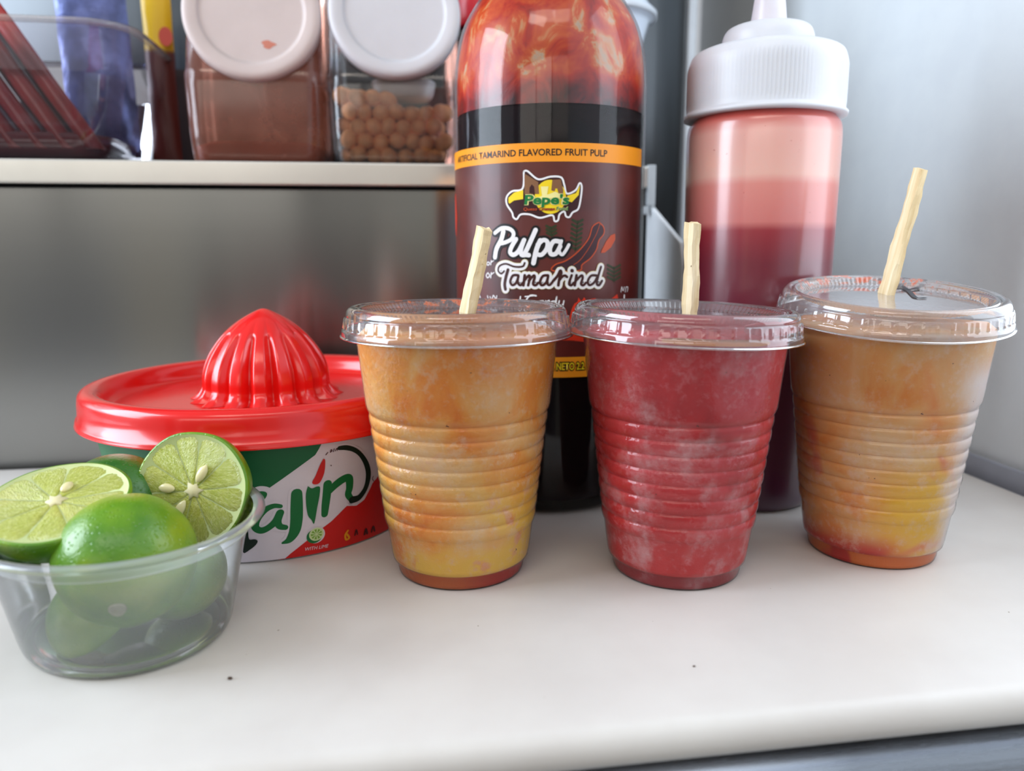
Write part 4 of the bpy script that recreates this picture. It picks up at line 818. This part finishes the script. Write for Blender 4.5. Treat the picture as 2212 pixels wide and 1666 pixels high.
whole_lime('darker lime at the back of the tub, behind the two cut faces', (-14.9, 28.0, 3.55), 1.92, 1.05, (0.9, 0.3, -0.2), M_rind_dark, False)
half_lime('cut lime half lying face up at the left of the tub', (-15.15, 24.55, 4.86), 2.30, (0.05, -0.30, 0.96), 9, [(0.34, 0.62, 1.0, 0.55)], M_rind, spin=0.3, depth=0.78, seedr=4)
half_lime('cut lime half standing upright and facing the front, three seeds by its core', (-11.70, 27.1, 4.42), 2.13, (-0.10, -0.95, 0.20), 10,
          [(-0.92, 0.12, 3.0, 0.62), (0.45, 0.55, 0.95, 0.72), (-0.50, -0.72, 0.95, 0.85)], M_rind, spin=0.1, depth=0.9, seedr=11, off=(0.05, -0.05))
half_lime('lime half tucked low at the left inside the tub, rind outwards', (-13.65, 23.75, 1.2), 1.55, (0.40, 0.45, -0.80), 9, [], M_rind, depth=0.95, seedr=5)
half_lime('lime half low at the right inside the tub, cut edge showing through the wall', (-11.7, 25.6, 1.8), 1.6, (-0.66, 0.1, 0.72), 9, [], M_rind, depth=0.95, seedr=6)

# ================================================================== THINGS ON THE SHELF
ZS = 18.06
def rrect(w, d, r, n=6):
    out = []
    for cx, cy, a0 in ((w/2-r, d/2-r, 0), (-w/2+r, d/2-r, 90), (-w/2+r, -d/2+r, 180), (w/2-r, -d/2+r, 270)):
        for k in range(n+1): a = radians(a0+90*k/n); out.append((cx+r*cos(a), cy+r*sin(a)))
    return out
def loft(sections, cap=True):
    """sections: list of (w, d, r, dy, z or function y->z)"""
    V, F = [], []; n = None
    for w, d, r, dy, z in sections:
        ring = rrect(w, d, r); n = len(ring)
        for x, y in ring: V.append((x, y+dy, z(y+dy) if callable(z) else z))
    for i in range(len(sections)-1):
        for k in range(n): k2 = (k+1) % n; F.append((i*n+k, i*n+k2, (i+1)*n+k2, (i+1)*n+k))
    if cap: F.append(tuple(range(n))[::-1])
    return V, F
def lid_disc(r, name, mat, parent, loc, elev, yaw=0.0, label=None):
    P = smooth_prof([(0.01, 0.42), (r*0.72, 0.42), (r*0.76, 0.50), (r*0.90, 0.60), (r*0.97, 0.52), (r, 0.3), (r, -0.3), (r*0.96, -0.45), (r*0.9, -0.45)], 3)
    V, F = lathe(P, 72); o = link_mesh(name, V, F, mat, parent)
    o.matrix_local = Matrix.Translation(Vector(loc)*S) @ Matrix.Rotation(yaw, 4, 'Z') @ Matrix.Rotation(pi/2-elev, 4, 'X')
    if label: o['label'] = label
    return o
def slant_jar(label, u, v, mat, lid_mat, w=8.3, lidlab=None, lidz=27.25, group='slant-fronted jars on the shelf'):
    j = thing('storage_jar', label, 'jar', W(u, v, ZS), group, rot=(0, 0, YAW))
    secs = [(w*0.90, 7.8, 1.1, 0, 0.0), (w*0.955, 8.1, 1.2, 0, 0.35), (w*0.985, 8.3, 1.2, 0, 2.0), (w, 8.4, 1.2, 0, 4.6), (w*1.0, 8.4, 1.2, 0, 5.35), (w*0.985, 8.2, 1.2, 0.05, 5.6)]
    secs += [(w*0.985, 8.2-k*0.55, 1.2, 0.05+k*0.275, 5.6+k*1.35) for k in range(1, 7)]
    V, F = loft(secs); link_mesh('jar_body', V, F, mat, j)
    lid_disc(4.0, 'jar_lid', lid_mat, j, (0.1, -3.5, lidz-ZS), radians(10), 0, lidlab)
    return j
M_jar_red = clear('terracotta_jar', tint=rgb(246, 206, 190), haze=0.34, haze_col=rgb(200, 126, 104), rough=0.12, refl=1.0, edge=0.85, frost=(30, .4, .7, .12))
M_jar_clr = clear('clear_jar', tint=(0.96, 0.96, 0.97, 1), haze=0.05, haze_col=rgb(200, 204, 206), rough=0.06, refl=1.3, edge=0.4)
M_lidw = plain('jar_lid_white', rgb(206, 204, 208), 0.45, var=0.02, sss=0.3)
M_lidp = plain('jar_lid_dusty', rgb(202, 186, 182), 0.5, var=0.03, sss=0.3)
j2 = slant_jar('chili-stained jar with a dusty white round lid, between the clear pan and the peanut jar', -8.05, 54.6, M_jar_red, M_lidp, lidz=26.75, lidlab='white lid smudged with chili')
j3 = slant_jar('clear jar half full of round coated peanuts, white lid with a strap', 0.35, 54.6, M_jar_clr, M_lidw, lidz=27.1)
# smudges on the lid of the chili jar
Msm = plain('chili_smudge', rgb(196, 120, 100), 0.7)
for (x, y, s_) in ((0.1, 1.5, .38), (0.9, -1.9, .3), (-2.0, 1.3, .12), (1.6, 3.0, .2)):
    V, F = poly2d([(x+s_*(1+.35*sin(3*a_+x))*cos(a_)*1.3, y+s_*(1+.3*sin(2*a_+y))*sin(a_)*.7) for a_ in [2*pi*k/14 for k in range(14)]], 5)
    o = link_mesh('smudge', [(p_[0], p_[1], 0.425 if abs(y) < 2.9 else 0.46) for p_ in V], F, Msm, j2)
    o.matrix_local = Matrix.Translation(Vector((0.1, -3.5, 26.75-ZS))*S) @ Matrix.Rotation(pi/2-radians(10), 4, 'X')
# chili powder and spoon inside the red jar
pw = thing('chili_powder', 'layer of brown-red chili powder at the bottom of the stained jar', 'powder', W(-8.05, 54.6, ZS), rot=(0, 0, YAW)); pw['kind'] = 'stuff'
V, F = loft([(7.0, 7.1, 1.0, 0, 0.15), (7.5, 7.6, 1.0, 0, 0.5), (7.5, 7.6, 1.0, 0, 1.15), (6.0, 6.0, 1.0, 0, 1.5), (0.4, 0.4, .15, 0, 1.7)]); link_mesh('heap', V, F, plain('chili_powder', rgb(150, 70, 46), 0.85, var=0.15, bmp=0.6, bscale=900), pw)
V, F = loft([(7.9, .1, .04, 3.6, 1.0), (7.9, .1, .04, 3.6, 4.9)], False)
spn = thing('serving_spoon', 'dark-handled spoon standing in the chili powder of the stained jar', 'spoon', W(-7.6, 52.6, ZS+1.1), rot=(0, 0, YAW))
P = ribbon2d([(0.35, 0.3), (-0.1, 2.0), (-0.7, 4.6)], [0.18, 0.45, 0.85]); V2 = []
V = [(x, -0.12, z) for x, z in P[0]]+[(x, 0.12, z) for x, z in P[0]]; n = len(P[0])
F = list(P[1])+[tuple(i+n for i in f) for f in P[1]]
q_ = ribbon2d([(0.35, 0.3), (-0.1, 2.0), (-0.7, 4.6)], [0.18, 0.45, 0.85])[0]
rows_ = (len(q_)-26)//3
for i in range(rows_-1):
    for j in (0, 2): F.append((3*i+j, 3*i+3+j, 3*i+3+j+n, 3*i+j+n))
Mh = plain('spoon_brown', rgb(66, 30, 22), 0.5); link_mesh('handle', V, F, Mh, spn)
V, F = lathe([(0.01, -.25), (0.6, -.15), (0.9, 0.0), (0.95, 0.12), (0.8, 0.1), (0.01, -.05)], 32, lambda r, z, a: (r*(1+.35*cos(a)**2), z)); o = link_mesh('bowl', V, F, Mh, spn); o.location = Vector((0.6, 0, 0.15))*S; o.rotation_euler = (0.5, 0.25, 0)
# coated peanuts, each one its own thing
me_src = bmesh.new(); bmesh.ops.create_icosphere(me_src, subdivisions=3, radius=0.56*S); pm_ = bpy.data.meshes.new('coated_peanut'); me_src.to_mesh(pm_); me_src.free()
pm_.polygons.foreach_set('use_smooth', [True]*len(pm_.polygons))
pm_.materials.append(plain('peanut_shell', rgb(236, 164, 114), 0.55, var=0.12, scale=160, bmp=0.3, bscale=500))
r7 = random.Random(21); pts = []
for lay, vv in enumerate((-3.35, -2.35, -1.35)):
    for row in range(5):
        zz = 0.72+row*0.86+lay*0.12
        n = 8 if row % 2 == 0 else 7
        for k in range(n):
            x = (k-(n-1)/2)*0.96+r7.uniform(-.08, .08)+(0.2 if lay == 1 else 0)
            lim = 4.5-0.9*max(0, min(1, (x+1.2)/2.2))*(1 if x < 2.2 else 0.35)
            if zz+r7.uniform(-.15, .15) > lim or abs(x) > 3.35: continue
            pts.append((x, vv+r7.uniform(-.12, .12), zz+r7.uniform(-.1, .1)))
for (x, y, z) in pts:
    o = bpy.data.objects.new('coated_peanut', pm_); COL.objects.link(o)
    o.location = W(0.35+x, 54.6+y, ZS+z); o.rotation_euler = (r7.uniform(0, 6), r7.uniform(0, 6), r7.uniform(0, 6))
    o.scale = (r7.uniform(.84, 1.02), r7.uniform(.84, 1.0), r7.uniform(.95, 1.16))
    tag(o, 'round tan coated peanut in the clear jar on the shelf', 'peanut', 'coated peanuts in the clear jar')
# scoop in the peanut jar: white strap and shallow cup
sc = thing('peanut_scoop', 'white plastic scoop resting on the peanuts inside the clear jar', 'scoop', W(0.9, 52.7, ZS+4.25), rot=(0, 0, YAW))
V, F = lathe(smooth_prof([(0.02, -0.05), (1.4, 0.0), (1.85, 0.3), (2.0, 0.9), (2.05, 1.1), (1.9, 1.1), (1.8, .5), (1.3, .2), (0.02, .15)], 3), 48); link_mesh('cup', V, F, M_lidw, sc)
st_ = [(-.6, -1.2, 0.8), (-.7, -1.3, 1.8), (-.85, -1.2, 3.1)]
V, F = join([box(-.45, -1.55, 1.9, 1.5, .14, 2.8)]); V = [(x+(1.9-z)*0.12, y, z) for x, y, z in V]; o = link_mesh('handle', V, F, M_lidw, sc, smooth=False); bevel(o, 0.05, 2)

# clear food pan on the left with candy sticks and packets standing in it
M_pan = clear('pan_plastic', tint=(0.94, 0.9, 0.94, 1), haze=0.07, haze_col=rgb(190, 180, 196), rough=0.05, refl=1.5, edge=0.42)
pan = thing('food_pan', 'deep clear plastic food pan with a stepped rim at the left end of the shelf', 'pan', W(-27.3, 55.6, ZS), rot=(0, 0, YAW))
secs = [(20.6, 9.6, 1.9, 0, 0.05), (21.4, 10.1, 2.1, 0, 0.4), (23.0, 10.9, 2.3, 0, 5.0), (23.0, 10.9, 2.3, 0, 5.1), (24.2, 11.5, 2.5, 0, 5.25), (24.4, 11.6, 2.6, 0, 7.5), (25.1, 12.0, 2.9, 0, 7.55), (25.1, 12.0, 2.9, 0, 7.75), (24.6, 11.7, 2.6, 0, 7.85)]
V, F = loft(secs); link_mesh('pan_body', V, F, M_pan, pan)
V, F = loft([(24.6, 11.7, 2.6, 0, 7.5), (25.3, 12.15, 2.9, 0, 7.55), (25.3, 12.15, 2.9, 0, 7.85), (24.6, 11.7, 2.6, 0, 7.9)], False); o = link_mesh('rim', V, F, clear('pan_rim', haze=0.4, haze_col=rgb(200, 186, 176), rough=0.15, refl=1.4, edge=0.7), pan)
Mcs = [plain('candy_stick_red', rgb(168, 34, 26), 0.4, var=0.2, coat=0.4), plain('candy_stick_brown', rgb(74, 28, 26), 0.4, var=0.2, coat=0.4), plain('candy_stick_dark', rgb(116, 34, 34), 0.4, var=0.2, coat=0.4)]
stick_labs = ['bright red', 'dark brown', 'maroon']
r8 = random.Random(5)
for k in range(21):
    u0 = -17.6-0.48*k; lean = -0.62; ln = 12.6+(k*7 % 5)*0.3
    vv = 51.0+(k % 3)*1.25
    o = thing('candy_stick', 'long '+stick_labs[k % 3]+' candy stick leaning in the clear pan', 'candy', W(u0, vv+0.4, ZS+0.9), stick_labs[k % 3]+' candy sticks in the clear pan', rot=(0, 0, YAW))
    r0 = 0.56
    V, F = lathe(smooth_prof([(0.02, 0), (r0*.8, .1), (r0, .5), (r0*1.05, ln*.5), (r0, ln-.5), (r0*.7, ln-.1), (0.02, ln)], 4), 18, lambda r, z, a: (r*(1+.06*sin(3*a+z)), z))
    V = [(x+lean*z*0.86, y*.8, z*0.86) for x, y, z in V]; link_mesh('stick_body', V, F, Mcs[k % 3], o)
V, F = loft([(19.6, 8.6, 1.6, 0, 0.4), (20.4, 9.2, 1.8, 0, 1.0), (20.6, 9.3, 1.8, 0, 1.7), (18, 8, 1.8, 0, 1.95), (1, 1, .4, 0, 2.0)])
o = thing('candy_syrup', 'layer of thick red candy syrup at the bottom of the clear pan', 'syrup', W(-27.3, 55.6, ZS), rot=(0, 0, YAW)); o['kind'] = 'stuff'; link_mesh('syrup', V, F, plain('syrup_red', rgb(120, 22, 28), 0.3, coat=0.5), o)
def pouch(name, label, u, v, z, w, h, lean, mat, cat='packet', extra=None):
    o = thing(name, label, cat, W(u, v, z), rot=(0, 0, YAW)); V, F = [], []; nx, nz = 10, 14
    for s in (-1, 1):
        for i in range(nz+1):
            for j in range(nx+1):
                x = (j/nx-.5)*w; zz = i/nz*h; b = 0.55*sin(pi*i/nz)**.6*sin(pi*j/nx)**.6
                V.append((x+lean*zz, s*b+0.06*sin(x*5+zz*2), zz))
    n = (nx+1)*(nz+1)
    for s in (0, 1):
        for i in range(nz):
            for j in range(nx): a_ = s*n+i*(nx+1)+j; F.append((a_, a_+1, a_+nx+2, a_+nx+1))
    link_mesh('wrapper', V, F, mat, o)
    if extra: extra(o)
    return o
Mfoil = plain('foil_blue', rgb(96, 106, 158), 0.25, metal=0.35, var=0.3, scale=90, bmp=0.8, bscale=160)
pouch('candy_packet', 'crinkled blue and violet foil packet standing in the clear pan', -18.9, 57.4, ZS+1.0, 4.4, 12.0, -0.02, Mfoil)
m, t, out = nt('packet_yellow'); Mpy = m
c = mixc(t, maprange(t, xyz(t)[2], 0.080, 0.084), rgb(92, 34, 30), rgb(240, 196, 20)); bsdf(t, out, c, Roughness=0.35)
def red_motif(o):
    V, F = poly2d([(0.62+0.45*cos(a_), 9.0+0.62*sin(a_)) for a_ in [2*pi*k/16 for k in range(16)]], 5); link_mesh('printed_motif', [(p_[0], -0.62, p_[1]) for p_ in V], F, plain('motif_red', rgb(196, 60, 44), 0.4), o)
pouch('candy_packet', 'bright yellow packet with a red motif behind the right end of the pan', -15.45, 58.9, ZS+0.05, 1.9, 13.5, 0.0, Mpy, extra=red_motif)
bn = thing('storage_bin', 'dark brown bin standing behind the clear pan', 'bin', W(-27, 62.85, ZS), rot=(0, 0, YAW))
V, F = join([box(0, -.8, 3.9, 26, .25, 7.6), box(0, .8, 3.9, 26, .25, 7.6), box(-12.9, 0, 3.9, .25, 1.8, 7.6), box(12.9, 0, 3.9, .25, 1.8, 7.6), box(0, 0, .2, 26, 1.8, .25)])
link_mesh('bin_body', V, F, plain('bin_brown', rgb(52, 36, 36), 0.5), bn, smooth=False)
# bottle with a red cap and white jug lid behind the tall bottle
rb_ = thing('capped_bottle', 'narrow smoky bottle with a red cap behind the tall pulp bottle, on the shelf', 'bottle', W(6.2, 58.5, ZS), rot=(0, 0, YAW))
V, F = lathe(smooth_prof([(0.01, 0.05), (1.5, 0.05), (1.7, 0.3), (1.72, 3), (1.72, 8), (1.4, 9.4), (0.9, 10.2), (0.85, 10.9)], 4), 48); link_mesh('bottle_body', V, F, plain('smoky_bottle', rgb(60, 56, 58), 0.2), rb_)
V, F = lathe(smooth_prof([(0.95, 10.4), (1.25, 10.45), (1.25, 12.2), (1.1, 12.4), (0.01, 12.45)], 3), 48, lambda r, z, a: (r+(.03*cos(a*40) if 10.5 < z < 12.1 and r > 1 else 0), z)); link_mesh('cap', V, F, plain('cap_red', rgb(196, 22, 40), 0.35), rb_)
jg = thing('white_jug', 'glossy white plastic jug with a flared mouth at the right end of the shelf', 'jug', W(14.0, 54.0, ZS), rot=(0, 0, YAW))
V, F = lathe(smooth_prof([(0.01, 0.02), (1.7, 0.02), (1.9, 0.2), (2.0, 1.2), (2.05, 4.5), (2.5, 6.8), (2.95, 8.2), (3.25, 9.2), (3.42, 9.7), (3.75, 9.95), (3.78, 10.3), (3.65, 10.5), (3.45, 10.6), (3.3, 10.9), (2.6, 11.5), (1.6, 11.8), (0.01, 11.9)], 4), 64)
link_mesh('jug_body', V, F, plain('glossy_white', rgb(216, 226, 240), 0.12, var=0.02, coat=0.6), jg)
V, F = lathe([(3.72, 9.9), (3.9, 9.92), (3.9, 10.25), (3.72, 10.28)], 64); link_mesh('rim', V, F, plain('glossy_white_rim', rgb(206, 212, 220), 0.2, var=0.02), jg)

# crumbs lying on the board
Mcr = plain('crumb', rgb(70, 50, 34), 0.8)
for (u, v, s_, cl) in ((-5.4, 22.9, .07, 'dark crumb on the bare board in front of the left orange cup'), (-13.8, 21.2, .06, 'dark crumb on the bare board just in front of the lime tub'), (9.0, 21.4, .04, 'tiniest crumb, on the bare board in front of the red cup')):
    bm = bmesh.new(); bmesh.ops.create_icosphere(bm, subdivisions=1, radius=s_*S); me = bpy.data.meshes.new('crumb'); bm.to_mesh(me); bm.free(); me.materials.append(Mcr)
    o = bpy.data.objects.new('crumb', me); COL.objects.link(o); o.location = W(u, v, s_*0.7); o.scale = (1.3, .8, .7)
    tag(o, cl, 'crumb', 'crumbs on the board')
